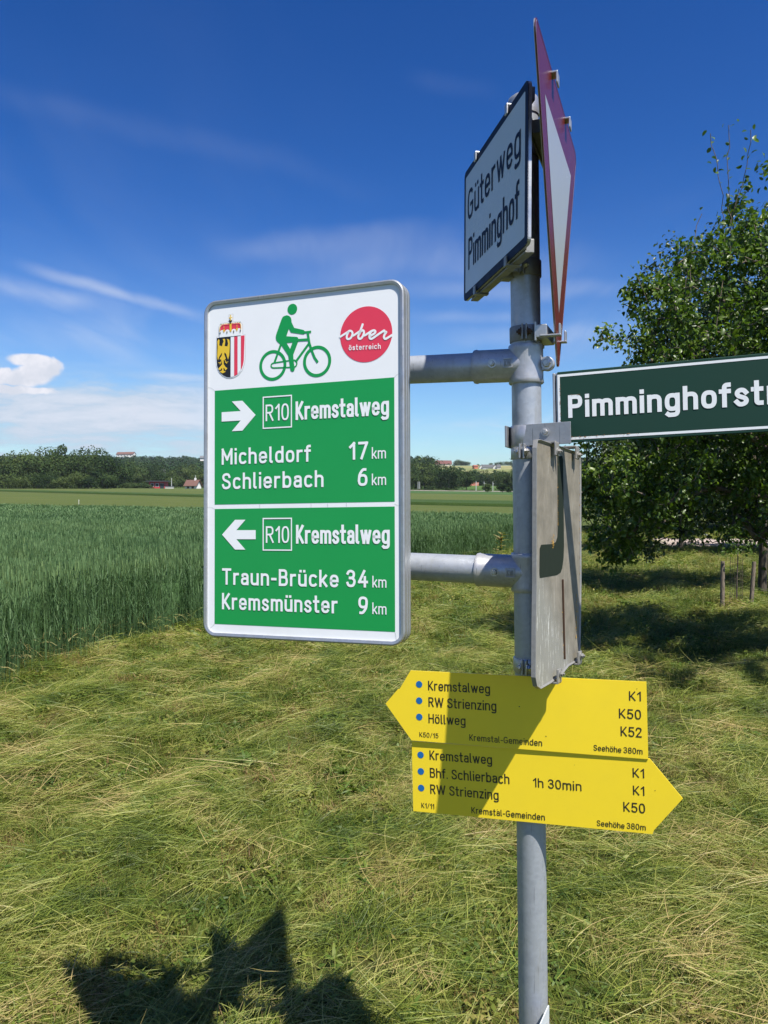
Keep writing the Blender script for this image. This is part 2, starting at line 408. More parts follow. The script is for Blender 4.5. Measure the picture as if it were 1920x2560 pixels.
def row(x, y):
    u = x * .917 - y * .40 + .30 * wav(x, y, .55, 3)
    return .5 + .5 * np.sin(u * 2 * math.pi / 1.25 + .8)
def swath(x, y):
    """low rows of mown grass that run alongside the edge of the wheat"""
    return row(x, y) ** 2 * .075 + .032 * wav(x, y, 2.3, 9) + .013 * wav(x, y, 7, 14) - .03
def height(x, y):
    x = np.asarray(x, float); y = np.asarray(y, float)
    z = np.clip((y - 50) / 250, 0, 1.6) * (4.3 - 1.7 / (1 + np.exp(-x / 30)))
    az = x / np.maximum(y, 1)
    Hh = 39 + 3 * sstep(-.1, .04, az) + 6 * wav(x, y, .004, 5, 3)
    z = z + sstep(440, 1180, y) * Hh + sstep(1180, 2300, y) * 10 * wav(x, y, .002, 8, 2)
    near = sstep(44, 26, y) * sstep(-1.5, .4, y)
    return z + near * swath(x, y) * (.35 + .65 * sstep(-.6, .5, x - edge_x(y)))

def grid_sheet(xs, ys, zf):
    X, Y = np.meshgrid(xs, ys); Z = zf(X, Y)
    V = np.stack([X, Y, Z], -1).reshape(-1, 3); nx, ny = len(xs), len(ys)
    i = np.arange((ny - 1) * (nx - 1)); r = i // (nx - 1); c = i % (nx - 1); a = r * nx + c
    return V, np.stack([a, a + 1, a + nx + 1, a + nx], 1)
geo_ = lambda a, b, n: a * (b / a) ** (np.arange(1, n + 1) / n)
xs = np.concatenate([-geo_(7, 2600, 58)[::-1], np.arange(-7, 7.01, .085), geo_(7, 2600, 58)])
ys = np.concatenate([np.linspace(-60, 0, 16)[:-1], np.arange(0, 12, .085), geo_(12, 3400, 170)])
V, F = grid_sheet(xs, ys, height)
ground = link_mesh('ground', mesh_np('ground', V, F, smooth=True), M_ground); tag(ground, kind='structure')

def strip(name, A, B, off, mat, n=90, m=14, label=None):
    """a field: the sheet between two polylines in plan, raised by the height of its crop, with skirts down to the soil"""
    A = np.array(A, float); B = np.array(B, float)
    def res(P):
        d = np.concatenate([[0], np.cumsum(np.hypot(*np.diff(P, axis=0).T))]); t = np.linspace(0, d[-1], n)
        return np.stack([np.interp(t, d, P[:, 0]), np.interp(t, d, P[:, 1])], 1)
    a, b = res(A), res(B); t = np.linspace(0, 1, m)[:, None, None]
    G = a[None] * (1 - t) + b[None] * t
    Z = height(G[..., 0], G[..., 1]) + off
    G3 = np.concatenate([G, Z[..., None]], -1)
    low = G3[0].copy(); low[:, 2] -= off + .3; hi = G3[-1].copy(); hi[:, 2] -= off + .3
    G3 = np.concatenate([low[None], G3, hi[None]]); V = G3.reshape(-1, 3); mm = m + 2
    i = np.arange((mm - 1) * (n - 1)); r = i // (n - 1); c = i % (n - 1); q = r * n + c
    F = np.stack([q, q + 1, q + n + 1, q + n], 1)
    o = link_mesh(name, mesh_np(name, V, F, smooth=True), mat); tag(o, kind='structure'); return o

ey = np.linspace(4, 42, 40)
WE = [(-9.0, -6.0)] + [(float(edge_x(y)) - .75, float(y)) for y in np.linspace(-4, 33, 34)]       # edge of the wheat towards the meadow
WB = [(-120, -6.0), (-110, 40), (-70, 70), (-29, 60), (-12, 52.5), (2, 38), (7.3, 33.4)]
strip('wheat_field', WE, WB, .50, crop_mat('wheat_canopy', (.034, .078, .028), (.072, .140, .050), (.054, .110, .040), .25), 120, 60)
BA = [(-110, 212), (-96, 200), (-28, 127), (3, 84), (30, 60), (60, 40)]
BBk = [(-110, 224), (-96, 211), (-28, 139), (4, 101), (34, 78), (66, 60)]
strip('olive_field', [(-120, 73), (-70, 71), (-29, 61), (-12, 53.5), (2, 39), (8, 34), (20, 28)], BA, .22, crop_mat('olive_crop', (.056, .080, .018), (.078, .100, .022), (.090, .104, .026), .12))
strip('hay_margin', BA, BBk, .50, crop_mat('margin_grass', (.026, .054, .011), (.044, .078, .016), (.034, .062, .014), .2))
strip('barley_field', BBk, [(-150, 306), (-60, 300), (0, 215), (20, 190), (60, 170), (110, 150)], .25, crop_mat('barley', (.058, .084, .019), (.082, .104, .026), (.100, .114, .030), .05, (.5, 1.6, 1)))
strip('far_green_field', [(-58, 300), (0, 217), (20, 192), (60, 172), (120, 150)], [(-60, 330), (-20, 312), (10, 300), (60, 292), (140, 280)], .3, crop_mat('young_crop', (.040, .088, .024), (.060, .112, .030), (.035, .080, .022), .05))
strip('railway_embankment', [(-66, 334), (-20, 316), (10, 304), (60, 296), (140, 284)], [(-66, 338), (-20, 320), (10, 308), (60, 300), (140, 288)], .55, crop_mat('ballast', (.17, .15, .13), (.26, .23, .20), (.12, .12, .07), .3))
strip('pasture', [(-6, 372), (60, 352), (140, 340)], [(-6, 440), (60, 420), (140, 410)], 2.6, crop_mat('pasture_grass', (.060, .115, .034), (.085, .145, .042), (.07, .125, .04), .03), 60, 10)

# path of pale gravel behind the trees
PA = [(9.0, 24.9), (11, 25.0), (14, 24.8), (22, 23.5), (34, 21)]; PB = [(9.6, 28.6), (11, 28.8), (14, 28.6), (22, 27.6), (34, 25)]
strip('gravel_path', PA, PB, .05, crop_mat('pink_gravel', (.36, .29, .25), (.46, .38, .34), (.40, .34, .30), 1.), 60, 6)

# ------------------------------------------------------------------ instancing
def stuff_instances(name, protos, pts, rot, scl, idx, label=None):
    V = np.asarray(pts, np.float32)
    me = bpy.data.meshes.new(name + '_points'); me.vertices.add(len(V)); me.vertices.foreach_set('co', V.ravel())
    for nm, typ, dat, key in (('rot', 'FLOAT_VECTOR', rot, 'vector'), ('scl', 'FLOAT_VECTOR', scl, 'vector'), ('idx', 'INT', idx, 'value')):
        a = me.attributes.new(nm, typ, 'POINT'); a.data.foreach_set(key, np.asarray(dat, np.int32 if typ == 'INT' else np.float32).ravel())
    o = bpy.data.objects.new(name, me); C.objects.link(o); tag(o, label, kind='stuff')
    ng = bpy.data.node_groups.new(name + '_nodes', 'GeometryNodeTree')
    ng.interface.new_socket('Geometry', in_out='INPUT', socket_type='NodeSocketGeometry'); ng.interface.new_socket('Geometry', in_out='OUTPUT', socket_type='NodeSocketGeometry')
    N = ng.nodes; Lk = ng.links
    gi = N.new('NodeGroupInput'); go = N.new('NodeGroupOutput'); iop = N.new('GeometryNodeInstanceOnPoints')
    m2p = N.new('GeometryNodeMeshToPoints'); m2p.inputs['Radius'].default_value = .001
    Lk.new(gi.outputs[0], m2p.inputs[0]); Lk.new(m2p.outputs[0], iop.inputs['Points'])
    gt = N.new('GeometryNodeGeometryToInstance')
    for p in reversed(protos):
        oi = N.new('GeometryNodeObjectInfo'); oi.inputs['Object'].default_value = p; oi.inputs['As Instance'].default_value = False
        Lk.new(oi.outputs['Geometry'], gt.inputs[0])
    Lk.new(gt.outputs[0], iop.inputs['Instance']); iop.inputs['Pick Instance'].default_value = True
    def attr(nm, t):
        a = N.new('GeometryNodeInputNamedAttribute'); a.data_type = t; a.inputs[0].default_value = nm; return a.outputs[0]
    e2r = N.new('FunctionNodeEulerToRotation'); Lk.new(attr('rot', 'FLOAT_VECTOR'), e2r.inputs[0]); Lk.new(e2r.outputs[0], iop.inputs['Rotation'])
    Lk.new(attr('scl', 'FLOAT_VECTOR'), iop.inputs['Scale']); Lk.new(attr('idx', 'INT'), iop.inputs['Instance Index'])
    Lk.new(iop.outputs[0], go.inputs[0])
    md = o.modifiers.new('scatter', 'NODES'); md.node_group = ng
    return o
def proto(name, me, mat):
    me.materials.append(mat); return bpy.data.objects.new(name, me)      # not linked: only a source for instances

def blades(base, az, length, width, rise, droop, seg=4, tint=None, curl=None, taper=.15):
    """ribbons: base (n,3), heading az, rise = start slope angle, droop = change of slope along the blade"""
    n = len(base); t = np.linspace(0, 1, seg + 1)
    pos = np.zeros((n, seg + 1, 3)); cur = base.copy(); pos[:, 0] = cur
    a = az.copy(); 
    for k in range(seg):
        sl = rise + droop * (k + .5) / seg
        step = (length / seg)[:, None]
        d = np.stack([np.cos(a) * np.cos(sl), np.sin(a) * np.cos(sl), np.sin(sl)], 1)
        cur = cur + d * step; pos[:, k + 1] = cur
        if curl is not None: a = a + curl / seg
    side = np.stack([-np.sin(az), np.cos(az), np.zeros(n)], 1)
    roll = rng.uniform(-1.1, 1.1, n)
    side = side * np.cos(roll)[:, None] + np.array([0, 0, 1.])[None] * np.sin(roll)[:, None]
    wd = width[:, None] * (1 - (1 - taper) * t[None] ** 1.6)
    Lf = pos - side[:, None] * wd[..., None] / 2; Rt = pos + side[:, None] * wd[..., None] / 2
    V = np.stack([Lf, Rt], 2).reshape(-1, 3)
    b = (np.arange(n) * (seg + 1) * 2)[:, None] + (np.arange(seg) * 2)[None]
    F = np.stack([b, b + 1, b + 3, b + 2], -1).reshape(-1, 4)
    T = np.repeat(tint if tint is not None else rng.random(n), (seg + 1) * 2)
    return V, F, T
def join(parts):
    Vs, Fs, Ts, k = [], [], [], 0
    for V, F, T in parts: Vs.append(V); Fs.append(F + k); Ts.append(T); k += len(V)
    return np.concatenate(Vs), np.concatenate(Fs), np.concatenate(Ts)

# --- mown grass
def laid_bundle(n, L0, L1, spread, ext, w0=.0011, w1=.0028, zh=.04, tint=(0, 1)):
    base = np.stack([rng.normal(-L0 / 2, ext * .6, n), rng.normal(0, ext * .45, n), rng.uniform(0, zh, n)], 1)
    az = rng.normal(0, spread, n); ln = rng.uniform(L0, L1, n)
    return blades(base, az, ln, rng.uniform(w0, w1, n), rng.uniform(-.05, .45, n), rng.uniform(-.75, -.1, n), 5, rng.uniform(*tint, n), rng.normal(0, .45, n))
hay = []
for k in range(7):
    V, F, T = join([laid_bundle(44, .06 + .008 * k, .15 + .016 * k, .38 + .05 * k, .09, tint=(0, .95)), laid_bundle(90, .015, .065, 1.6, .12, .0012, .0028, .03, (0, 1)), laid_bundle(0 if k < 3 else 4 + k // 2, .18, .38, .5, .1, .0018, .0034, .055, (.7, 1.))])
    hay.append(proto('hay_source', mesh_np('hay_source', V, F, T), M_hay))
for k in range(3):
    n = 60; base = np.stack([rng.uniform(-.13, .13, n), rng.uniform(-.13, .13, n), np.zeros(n)], 1)
    V, F, T = blades(base, rng.uniform(0, 6.28, n), rng.uniform(.035, .10, n), rng.uniform(.0018, .004, n), rng.uniform(.7, 1.5, n), rng.uniform(-.6, .1, n), 3)
    hay.append(proto('stubble_source', mesh_np('stubble_source', V, F, T), M_stub))
# small broad leaves: clover and plantain between the stubble
n = 46; base = np.stack([rng.uniform(-.12, .12, n), rng.uniform(-.12, .12, n), rng.uniform(.01, .05, n)], 1)
V, F, T = blades(base, rng.uniform(0, 6.28, n), rng.uniform(.012, .035, n), rng.uniform(.008, .016, n), rng.uniform(-.2, .7, n), rng.uniform(-.6, 0, n), 3, rng.uniform(0, .55, n), None, .4)
hay.append(proto('clover_source', mesh_np('clover_source', V, F, T), M_stub))
# dry straws, few and long
V, F, T = laid_bundle(14, .2, .42, .5, .12, .002, .004, .05, (.85, 1.))
hay.append(proto('straw_source', mesh_np('straw_source', V, F, T + .15), M_hay))
NH = 7
# flat rosettes of plantain and dandelion leaves
n = 26; cx_ = np.repeat(rng.uniform(-.1, .1, (3, 2)), 9, 0)[:n]; base = np.concatenate([cx_, np.full((n, 1), .012)], 1)
V, F, T = blades(base, rng.uniform(0, 6.28, n), rng.uniform(.03, .065, n), rng.uniform(.009, .017, n), rng.uniform(.2, .9, n), rng.uniform(-1.1, -.3, n), 4, rng.uniform(.1, .5, n), None, .3)
hay.append(proto('rosette_source', mesh_np('rosette_source', V, F, T), M_stub))

def flow(x, y):
    return .18 + .75 * wav(x, y, .8, 20, 4) + .5 * wav(x, y, 2.6, 26, 3) + .25
def scatter_grass():
    P, R_, S, I = [], [], [], []
    def zone(y0, y1, dens, sc, xl, xr, lay=.70):
        A = (y1 - y0) * (abs(xl) + abs(xr)) * 1.0
        n = int(A * dens); x = rng.uniform(xl, xr, n); y = rng.uniform(y0, y1, n)
        m = x > edge_x(y) - .12; m &= np.abs(x) < .62 * y + 1.1; m &= ~((y > 24.7) & (y < 28.9) & (x > 9))
        x, y = x[m], y[m]; n = len(x); z = height(x, y)
        u = rng.random(n)
        bare = np.clip(sstep(.12, .5, wav(x, y, 1.3, 30, 4)) * .6 + sstep(.45, .1, row(x, y)) * .75, 0, .95)      # patches where the rows leave the stubble open
        isl = u < (lay - bare * .55)
        idx = np.where(isl, rng.integers(0, NH, n), NH + rng.integers(0, 4, n))
        idx = np.where((rng.random(n) < .045) & (y1 < 9), NH + 4, idx)
        idx = np.where((rng.random(n) < .10) & (y1 < 9) & (wav(x, y, 1.7, 12, 3) > .1), NH + 5, idx)
        if y1 > 9: idx = np.where(idx < NH, idx % 3, idx)
        a = flow(x, y) + rng.normal(0, .34, n) * np.where(rng.random(n) < .2, 3, 1) + np.where(rng.random(n) < .5, math.pi, 0)
        up = rng.normal(0, .16, n)
        P.append(np.stack([x, y, z + np.where(isl, rng.uniform(-.01, .02, n), -.008)], 1)); R_.append(np.stack([rng.normal(0, .12, n), up, a], 1))
        s = sc * rng.uniform(.75, 1.25, n); S.append(np.stack([s, s, s * np.where(isl, 1.0, rng.uniform(.7, 1.2, n))], 1)); I.append(idx)
    zone(1.2, 4.2, 290, .82, -4, 4)
    zone(4.2, 8, 170, 1.0, -5, 6.5)
    zone(8, 14, 52, 1.6, -5, 10)
    zone(14, 26, 12, 2.2, -1, 17)
    zone(26, 46, 4, 3.4, 3, 30)
    return np.concatenate(P), np.concatenate(R_), np.concatenate(S), np.concatenate(I)
stuff_instances('mown_grass', hay, *scatter_grass())

# --- wheat
def wheat_clump(nst, H0=.70, H1=.86, r=.13, leaf=3):
    parts = []
    n = nst; base = np.stack([rng.uniform(-r, r, n), rng.uniform(-r, r, n), np.zeros(n)], 1)
    az = rng.uniform(0, 6.28, n); Hn = rng.uniform(H0, H1, n); tn = rng.uniform(.1, .7, n)
    parts.append(blades(base, az, Hn, np.full(n, .0036), np.full(n, 1.50), rng.uniform(-.10, .0, n), 3, tn, taper=.7))
    top = base + np.stack([np.cos(az) * .05, np.sin(az) * .05, Hn * .985], 1)
    e = top - np.array([0, 0, .02])
    for q in (0, 1.57):
        parts.append(blades(e, az + q, rng.uniform(.07, .10, n), np.full(n, .0105), np.full(n, 1.45), rng.uniform(-.2, 0, n), 3, np.clip(tn + .28, 0, 1), taper=.45))
    for k in range(leaf):
        h = rng.uniform(.25, .92, n)
        b = base + np.stack([np.cos(az) * .04 * h, np.sin(az) * .04 * h, Hn * h], 1)
        parts.append(blades(b, rng.uniform(0, 6.28, n), rng.uniform(.10, .19, n), rng.uniform(.005, .009, n), rng.uniform(1.1, 1.42, n), rng.uniform(-.95, -.1, n), 4, np.clip(tn + rng.uniform(-.3, .2, n), 0, 1), taper=.1))
    # yellowed leaves low down
    m = max(2, nst // 4); b = base[:m] + np.stack([np.zeros(m), np.zeros(m), rng.uniform(.03, .2, m)], 1)
    parts.append(blades(b, rng.uniform(0, 6.28, m), rng.uniform(.1, .2, m), rng.uniform(.005, .009, m), rng.uniform(.2, 1.1, m), rng.uniform(-1.6, -.5, m), 3, np.full(m, 1.35), taper=.1))
    return join(parts)
wsrc = []
for k in range(5):
    V, F, T = wheat_clump(24); wsrc.append(proto('wheat_source', mesh_np('wheat_source', V, F, T), M_wheat))
def scatter_wheat():
    P, R_, S, I = [], [], [], []
    def zone(y0, y1, dens, sc, far):
        n = int((y1 - y0) * (.62 * y1 + 14) * dens); y = rng.uniform(y0, y1, n); x = rng.uniform(-.62 * y1 - 1, 13, n)
        d = edge_x(y) - x; m = (d > -.04) & (x > -.60 * y - .8) & (x < .3 * y + 2)
        lim = np.interp(x, [-70, -29, -12, 2, 7.3], [70, 60, 52.5, 38, 33.4]); m &= y < lim
        if not far: m &= d < 60
        x, y = x[m], y[m]; n = len(x)
        z = height(x, y) - (0 if not far else .02)
        s = rng.uniform(.93, 1.07, n)
        P.append(np.stack([x, y, z], 1)); R_.append(np.stack([rng.normal(0, .03, n), rng.normal(0, .03, n), rng.uniform(0, 6.28, n)], 1))
        S.append(np.stack([s * sc, s * sc, s * (1 + .05 * wav(x, y, .8, 2, 4))], 1)); I.append(rng.integers(0, len(wsrc), n))
    zone(4.5, 13, 34, 1.0, False); zone(13, 24, 19, 1.3, False); zone(24, 40, 8, 1.9, True); zone(40, 70, 3.2, 3.0, True)
    return np.concatenate(P), np.concatenate(R_), np.concatenate(S), np.concatenate(I)
stuff_instances('wheat', wsrc, *scatter_wheat())

# ------------------------------------------------------------------ leaves and trees
def leaf_quads(c, dirn, nrm, ln, wd, tint, fold=.25, seg=1):
    """folded leaves: c base points, dirn unit, nrm unit; four (seg=1) or six vertices each"""
    side = np.cross(dirn, nrm); side /= np.linalg.norm(side, axis=1)[:, None] + 1e-9
    n = len(c); ln = ln[:, None]; wd = wd[:, None]
    up = nrm
    if seg == 1:
        V = np.stack([c, c + dirn * ln * .45 + side * wd * .5 + up * wd * fold, c + dirn * ln, c + dirn * ln * .45 - side * wd * .5 + up * wd * fold], 1)
        b = np.arange(n)[:, None] * 4
        F = np.concatenate([b + np.array([[0, 1, 2]]), b + np.array([[0, 2, 3]])]); k = 4
    else:
        V = np.stack([c, c + dirn * ln * .3 + side * wd * .45 + up * wd * fold, c + dirn * ln * .7 + side * wd * .42 + up * wd * fold * .6, c + dirn * ln - up * wd * .25,
                      c + dirn * ln * .7 - side * wd * .42 + up * wd * fold * .6, c + dirn * ln * .3 - side * wd * .45 + up * wd * fold, c + dirn * ln * .5], 1)
        b = np.arange(n)[:, None] * 7
        F = np.concatenate([b + np.array([[0, 1, 6]]), b + np.array([[1, 2, 6]]), b + np.array([[2, 3, 6]]), b + np.array([[3, 4, 6]]), b + np.array([[4, 5, 6]]), b + np.array([[5, 0, 6]])]); k = 7
    return V.reshape(-1, 3), F, np.repeat(tint, k)
def unit(v): return v / (np.linalg.norm(v, axis=-1, keepdims=True) + 1e-9)

def skeleton_mesh(pos, par, rad, n=6):
    pos = np.array(pos); par = np.array(par); rad = np.array(rad)
    e = np.where(par >= 0)[0]; a = pos[par[e]]; b = pos[e]; ra = np.minimum(rad[par[e]], rad[e] * 1.7); rb = rad[e]
    d = unit(b - a); ref = np.where(np.abs(d[:, 2:3]) > .9, np.array([[1., 0, 0]]), np.array([[0, 0, 1.]]))
    u = unit(np.cross(d, ref)); w = np.cross(d, u); an = np.linspace(0, 2 * np.pi, n, endpoint=False)
    ring = u[:, None] * np.cos(an)[None, :, None] + w[:, None] * np.sin(an)[None, :, None]
    A = a[:, None] + ring * ra[:, None, None] - d[:, None] * ra[:, None, None] * .15; B = b[:, None] + ring * rb[:, None, None]
    V = np.concatenate([A, B], 1).reshape(-1, 3); m = len(e); base = (np.arange(m) * 2 * n)[:, None]; i = np.arange(n)[None]; j = (i + 1) % n
    F = np.stack([base + i, base + j, base + n + j, base + n + i], -1).reshape(-1, 4)
    return V, F

def grow_tree(root, trunk, ells, ntips, leaves_tip, lsize, r0=.0035, seed=1, limbs=(), shoots=(), seg=2, cluster=.13, reject=None, shell=.55):
    R = np.random.default_rng(seed)
    pos = [np.array(trunk[0], float)]; par = [-1]
    def path(start, pts, step=.22):
        cur = start
        for p in pts:
            a = pos[cur]; p = np.array(p, float); k = max(1, int(np.linalg.norm(p - a) / step))
            for i in range(1, k + 1):
                q = a + (p - a) * i / k + R.normal(0, .012, 3) * (1 if i < k else 0); pos.append(q); par.append(cur); cur = len(pos) - 1
        return cur
    path(0, trunk[1:])
    ntr = len(pos)
    for lb in limbs:
        s = int(np.argmin([np.linalg.norm(p - np.array(lb[0])) for p in pos[:ntr]])); path(s, lb[1:])
    T = []
    wts = np.array([e[1][0] * e[1][1] * e[1][2] * (e[2] if len(e) > 2 else 1) for e in ells]); wts = wts / wts.sum()
    while len(T) < ntips:
        e = ells[R.choice(len(ells), p=wts)]; v = unit(R.normal(size=3)); r = R.uniform(shell ** 3, 1) ** (1 / 3) if R.random() < .75 else R.uniform(.1, 1)
        p = np.array(e[0]) + v * r * np.array(e[1])
        if reject is not None and reject(p): continue
        T.append(p)
    T = np.array(T); hub = np.array(trunk[-1], float) * .6 + np.array(trunk[0], float) * .4; T = T[np.argsort(np.linalg.norm(T - hub, axis=1))]
    tips = []
    P = np.zeros((len(pos) + ntips * 14 + 900, 3)); P[:len(pos)] = pos; cnt = len(pos)
    for p in T:
        d = np.linalg.norm(P[:cnt] - p, axis=1); low = np.maximum(0, P[:cnt, 2] - p[2]) * .5; s = int(np.argmin(d + low))
        L = d[s]; k = max(2, min(9, int(L / .16))); a = P[s].copy(); cur = s
        for i in range(1, k + 1):
            t = i / k; q = a + (p - a) * t + np.array([0, 0, .12 * L * math.sin(math.pi * t)]) + (R.normal(0, .02 * min(L, 1), 3) if i < k else 0)
            P[cnt] = q; pos.append(q); par.append(cur); cur = cnt; cnt += 1
        tips.append(cur)
    shoot_nodes = []
    for sh in shoots:                                  # bare upright shoots with a few leaves
        sh = [np.array(q, float) for q in sh]; s = int(np.argmin(np.linalg.norm(P[:cnt] - sh[0], axis=1)))
        for q in sh:
            a = P[s]; k = max(1, int(np.linalg.norm(q - a) / .1)); a = a.copy()
            for i in range(1, k + 1):
                P[cnt] = a + (q - a) * i / k + R.normal(0, .008, 3); pos.append(P[cnt].copy()); par.append(s); s = cnt; cnt += 1; shoot_nodes.append(s)
    rad = np.zeros(cnt); rad[tips] = r0
    for i in range(cnt - 1, 0, -1):
        if rad[i] == 0: rad[i] = r0
        q = par[i]; rad[q] = (rad[q] ** 2.25 + rad[i] ** 2.25) ** (1 / 2.25)
    V, F = skeleton_mesh(P[:cnt], par, rad)
    # leaves: along the last stretch of each twig
    par = np.array(par); tips = np.array(tips); ax = P[tips] - P[par[tips]]
    chain = [tips]
    for _ in range(4): chain.append(np.maximum(par[chain[-1]], 0))
    CP = np.stack([P[c] for c in chain], 1)                        # tip and four nodes back
    tt = np.abs(R.normal(0, 1.25, (len(tips), leaves_tip))).clip(0, 3.99); k0 = tt.astype(int); fr = (tt - k0)[..., None]; ii = np.arange(len(tips))[:, None]
    base = (CP[ii, k0] * (1 - fr) + CP[ii, k0 + 1] * fr).reshape(-1, 3) + R.normal(0, cluster * .42, (len(tips) * leaves_tip, 3))
    if len(shoot_nodes):
        sn = P[shoot_nodes]; sn = np.repeat(sn, 4, 0); keep = R.random(len(sn)) < .5; base = np.concatenate([base, sn[keep] + R.normal(0, .028, (keep.sum(), 3))])
    n = len(base); dirn = unit(R.normal(size=(n, 3)) + np.array([0, 0, -.35])); nr = unit(R.normal(size=(n, 3)) * .75 + np.array([.15, -.2, 1.])); nr = unit(nr - dirn * (nr * dirn).sum(1)[:, None])
    ln = R.uniform(.7, 1.25, n) * lsize
    LV, LF, LT = leaf_quads(base, dirn, nr, ln, ln * R.uniform(.5, .72, n), R.random(n), .22, seg)
    o = np.array(root, float)
    return (V - o, F, rad[0]), (LV - o, LF, LT)

def tree_thing(name, root, data, mleaf, mbark, label, cat='tree', group=None):
    (V, F, _), (LV, LF, LT) = data
    t = empty(name, root, label=label, cat=cat, group=group)
    link_mesh('trunk', mesh_np('trunk', V, F, smooth=True), mbark, t)
    link_mesh('crown', mesh_np('crown', LV, LF, LT), mleaf, t)
    return t

# the fruit tree in front, trunk at the right edge
def rejA(p):
    px = 960 + 1990 * p[0] / p[1]; py = 1240 - 1990 * (p[2] - 1.6) / p[1]
    if p[2] < .78: return True
    return (1600 < px < 1740 and py > 1345) or (px > 1790 and py > 1440)
rootA = (3.97, 8.0, 0)
dA = grow_tree(rootA, [(3.97, 8, -.05), (3.96, 8, .6), (4.0, 8.02, 1.25), (4.05, 8.05, 1.9)],
    [((4.0, 8.0, 3.0), (1.9, 1.8, 1.35)), ((2.75, 7.9, 2.05), (.95, .9, .75)), ((2.38, 8.1, 1.5), (.46, .6, .72), 3.0), ((3.75, 7.5, 1.45), (.65, .5, .5), 1.5), ((4.9, 8.3, 2.6), (1.5, 1.5, 1.6)), ((3.15, 8.1, 3.1), (.75, .8, .9)), ((4.35, 8.1, 4.25), (1.0, 1.0, 1.0), 1.1), ((3.3, 8.3, 1.75), (.9, .7, .62), 1.6), ((3.9, 8.6, 1.55), (.9, .6, .5), 1.4), ((2.75, 8.4, 1.35), (.6, .6, .5), 1.6), ((5.3, 6.9, 3.1), (1.3, 1.2, 1.1), .7), ((4.45, 5.6, 3.3), (1.15, 1.15, .9), 1.2)],
    1240, 48, .057, seed=3, limbs=[[(4.05, 8.05, 1.9), (3.75, 7.9, 2.1), (3.35, 7.75, 2.35), (3.0, 7.7, 2.5)], [(4.05, 8.05, 1.8), (3.7, 8.2, 2.6), (3.55, 8.2, 3.5), (3.5, 8.1, 4.2)], [(4.05, 8.05, 1.9), (4.3, 8.0, 2.8), (4.1, 7.9, 3.8)], [(4.0, 8.0, 1.6), (3.3, 8.0, 1.7), (2.7, 8.0, 1.5), (2.45, 8, 1.15)], [(4.05, 8.05, 1.9), (4.9, 8.3, 2.5)]],
    shoots=[[(3.42, 8.1, 4.0), (3.40, 8.05, 4.6), (3.25, 8.0, 5.2)], [(3.50, 8.1, 4.2), (3.46, 8.05, 4.7), (3.44, 8.0, 5.3)], [(3.50, 8.1, 4.3), (3.62, 8.05, 4.8), (3.66, 8.0, 5.25)], [(3.1, 8.1, 3.6), (3.12, 8.1, 4.1), (3.2, 8.1, 4.45)], [(2.7, 8.0, 3.0), (2.62, 7.95, 3.5), (2.5, 7.9, 3.75)], [(3.9, 8.0, 4.2), (4.1, 8.0, 4.9), (4.0, 8, 5.5)], [(3.75, 7.9, 4.0), (3.9, 7.9, 4.6), (3.85, 7.9, 5.0)], [(2.95, 7.9, 3.3), (3.0, 7.9, 3.9)]],
    cluster=.125, reject=rejA)
tree_thing('apple_tree', rootA, dA, M_leafA, M_bark, 'apple tree at the right edge with bright glossy leaves and bare upright shoots')
# the taller tree behind it
rootB = (6.2, 13.0, 0)
dB = grow_tree(rootB, [(6.2, 13, -.05), (6.2, 13, 1.2), (6.1, 13, 2.4), (6.0, 13, 3.8)],
    [((6.2, 13, 4.45), (1.9, 2.0, 1.75)), ((5.0, 12.9, 3.3), (1.1, 1.3, 1.5)), ((4.5, 13, 1.75), (1.15, 1.2, 1.25), 1.6), ((5.05, 13.0, 4.85), (.95, 1, 1.0), 1.4), ((7.4, 13.2, 3.2), (1.6, 1.7, 2.0))],
    760, 54, .072, seed=11, limbs=[[(6.1, 13, 2.2), (5.4, 13, 2.7), (4.6, 13, 2.9)], [(6.0, 13, 3.0), (5.3, 13, 4.0), (4.9, 13, 4.9)], [(6.1, 13, 1.6), (5.2, 13, 1.8), (4.4, 13, 1.7)]], cluster=.20)
tree_thing('walnut_tree', rootB, dB, M_leafB, M_barkfar, 'taller duller green tree standing behind the apple tree')
rootC = (8.4, 22.5, 0)
dC = grow_tree(rootC, [(8.4, 22.5, -.05), (8.4, 22.5, 1.2), (8.4, 22.5, 2.6)], [((8.3, 22.5, 3.3), (2.7, 2.4, 2.0)), ((6.9, 22.5, 2.5), (1.4, 1.5, 1.35))], 420, 42, .13, r0=.005, seed=21, seg=1, cluster=.34)
tree_thing('orchard_tree', rootC, dC, M_leafB, M_barkfar, 'small round orchard tree nearest the gravel path, seen below the street sign', group='orchard trees behind')
(vC, lC) = dC
for k, (x, y, s, lab) in enumerate([(12.6, 21.5, 1.15, 'orchard tree right of the smaller one, dark under its crown'), (14.5, 33, 1.5, 'large orchard tree beyond the gravel path'), (19.5, 30, 1.4, 'orchard tree beyond the path, hidden behind the apple tree trunk')]):
    src = bpy.data.objects['orchard_tree']; t = src.copy(); C.objects.link(t); t.location = (x, y, 0); t.scale = (s, s, s); t.rotation_euler = (0, 0, 1.3 * k + .8); t['label'] = lab
    for ch in list(src.children):
        c = ch.copy(); C.objects.link(c); c.parent = t

